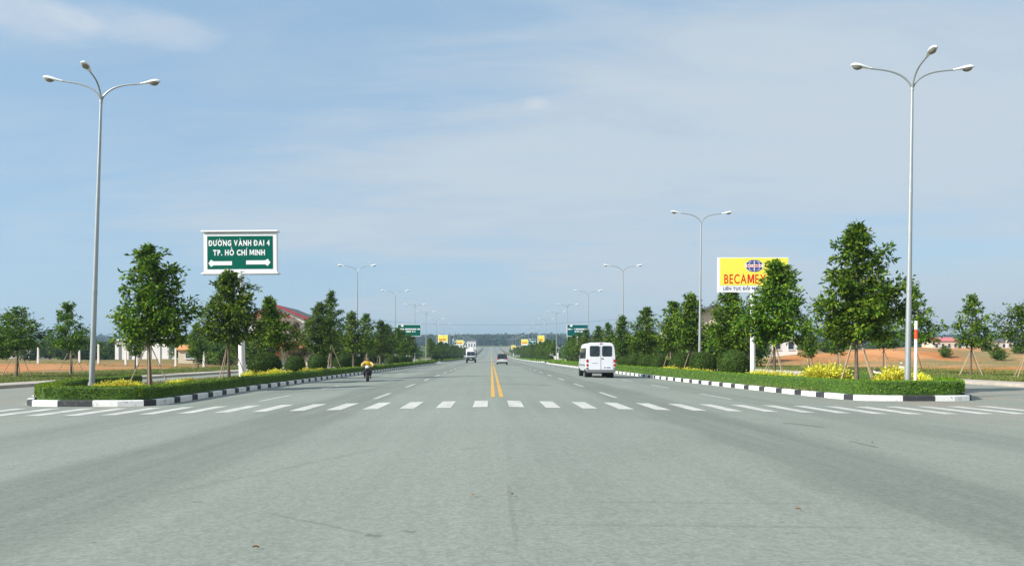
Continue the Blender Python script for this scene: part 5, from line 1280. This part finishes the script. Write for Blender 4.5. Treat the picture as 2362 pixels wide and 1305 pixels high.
for (px, y, h, lb) in ((2322, 180, 5.9, 'tall concrete pole on the bank near the right edge'), (88, 112, 2.6, 'leftmost pale concrete post in the left field'), (183, 110, 2.9, 'pale concrete post just left of the left nose lamp'), (227, 108, 2.8, 'pale concrete post just right of the left nose lamp'),
        (290, 106, 2.7, 'pale concrete post first right of the left golden clump'), (316, 104, 2.7, 'pale concrete post beside the tallest left tree trunk'), (368, 108, 2.7, 'pale concrete post right of the tallest left trunk'), (405, 106, 2.7, 'pale concrete post between tallest left tree and verge tree'), (470, 100, 2.9, 'pale concrete post under the verge tree left of the sign'), (938, 150, 5.2, 'pale post under the far left green sign')):
    x = at(px, y); r = empty('concrete_post', (x, y, ground_z(x, y)-0.2))
    mb = MB(); mb.loft([[(a*s_, b*s_, z) for a, b in ((-.11,-.11),(.11,-.11),(.11,.11),(-.11,.11))] for z, s_ in ((0, 1.1), (h, 0.8), (h+0.06, 0.55))]); mb.build('shaft', M['wall'], r)
    mb = MB(); mb.box((0,0,0.12), (0.4,0.4,0.4)); mb.build('footing', M['concrete'], r)
    tag(r, lb, 'post', 'concrete posts')
# cable over the second junction on two poles
for sgn in (-1, 1):
    x = sgn*29; r = empty('power_pole', (x, 186, ground_z(x, 186)))
    mb = MB(); mb.tube([(0,0,-0.2),(0,0,10.2)], [0.17,0.10], 10); mb.build('shaft', M['concrete'], r, smooth='auto')
    mb = MB(); mb.box((0,0,9.8), (1.4,0.1,0.1)); mb.build('crossarm', M['galv'], r)
    tag(r, 'concrete power pole %s of the second junction' % ('left' if sgn < 0 else 'right'), 'power pole', 'power poles')
mb = MB(); mb.tube([(x, 185.9, 8.4+1.35*(x/29)**2) for x in np.linspace(-29, 29, 25)], 0.02, 5); cb = mb.build('overhead_cable', M['cable']); tag(cb, 'thin cable sagging across the avenue above the second junction', 'cable')

# ------------------------------------------------------------------ far wood on the ridge, and the air
rn = np.random.default_rng(99); cen = []; Ls = []
def ridge_h(x, y): return ground_z(x, y)
rings_v = []; N = 3000
ico = [(0,0,1)]+[(math.cos(a)*0.89, math.sin(a)*0.89, 0.45) for a in np.linspace(0, 2*math.pi, 7, endpoint=False)]+[(math.cos(a+0.45)*0.95, math.sin(a+0.45)*0.95, -0.3) for a in np.linspace(0, 2*math.pi, 7, endpoint=False)]+[(0,0,-0.6)]
icof = [(0,1+i,1+(i+1)%7) for i in range(7)]+[(1+i,8+i,1+(i+1)%7) for i in range(7)]+[(1+(i+1)%7,8+i,8+(i+1)%7) for i in range(7)]+[(8+i,15,8+(i+1)%7) for i in range(7)]
mb = MB()
cen = []; out = []; LL = []
for i in range(2600):
    y = rn.uniform(1230, 2050); px = rn.uniform(-200, 2600); x = at(px, y)
    if i % 3 == 0: px = rn.uniform(900, 1420); x = at(px, y)
    h = rn.uniform(8, 15)*(1+0.35*mnoise.noise((x*0.004, y*0.004, 3))); w = rn.uniform(5, 9); z0 = rise(y)
    q = rn.normal(0, 1, (46, 3)); q /= np.linalg.norm(q, axis=1, keepdims=True); q *= rn.uniform(0.65, 1.05, (46, 1))
    cen.append(q*np.array([w, w, h*0.52])+np.array([x, y, z0+h*0.5])); out.append(q+np.array([0, 0, 0.3])); LL += [w*0.62]*46
me = leaf_mesh('far_wood', np.concatenate(cen), np.concatenate(out), np.array(LL), np.array(LL)*0.8, M['wood'], up=0.5, rnd=0.8)
fw = link('far_wood', me); tag(fw, 'distant hazy wooded ridge closing the avenue', 'wood', kind='stuff')
# tree belts far to the sides
cen = []; out = []; LL = []
for i in range(900):
    y = rn.uniform(420, 760); s_ = -1 if i % 2 else 1; x = s_*rn.uniform(60, 0.75*y); h = rn.uniform(4, 8); w = rn.uniform(3, 6)
    q = rn.normal(0, 1, (60, 3)); q /= np.linalg.norm(q, axis=1, keepdims=True); q *= rn.uniform(0.65, 1.05, (60, 1))
    cen.append(q*np.array([w, w, h*0.52])+np.array([x, y, rise(y)+h*0.5])); out.append(q+np.array([0, 0, 0.3])); LL += [w*0.5]*60
me = leaf_mesh('far_wood', np.concatenate(cen), np.concatenate(out), np.array(LL), np.array(LL)*0.7, M['wood'], up=0.5, rnd=0.8)
fb_ = link('far_wood', me); tag(fb_, 'distant belt of low trees across the fields', 'wood', kind='stuff')

hz = MB(); hz.box((0, 2000, 44), (9000, 5200, 92)); hzo = hz.build('haze', None)
hm = bpy.data.materials.new('haze'); hm.use_nodes = True; t = hm.node_tree; t.nodes.clear()
vo = t.nodes.new('ShaderNodeVolumePrincipled'); vo.inputs['Density'].default_value = 0.0003; vo.inputs['Color'].default_value = (0.58, 0.79, 1.0, 1); vo.inputs['Anisotropy'].default_value = 0.35
ou = t.nodes.new('ShaderNodeOutputMaterial'); t.links.new(vo.outputs[0], ou.inputs['Volume']); hzo.data.materials.append(hm)
tag(hzo, 'pale haze lying over the far avenue and ridge', 'haze', kind='stuff')
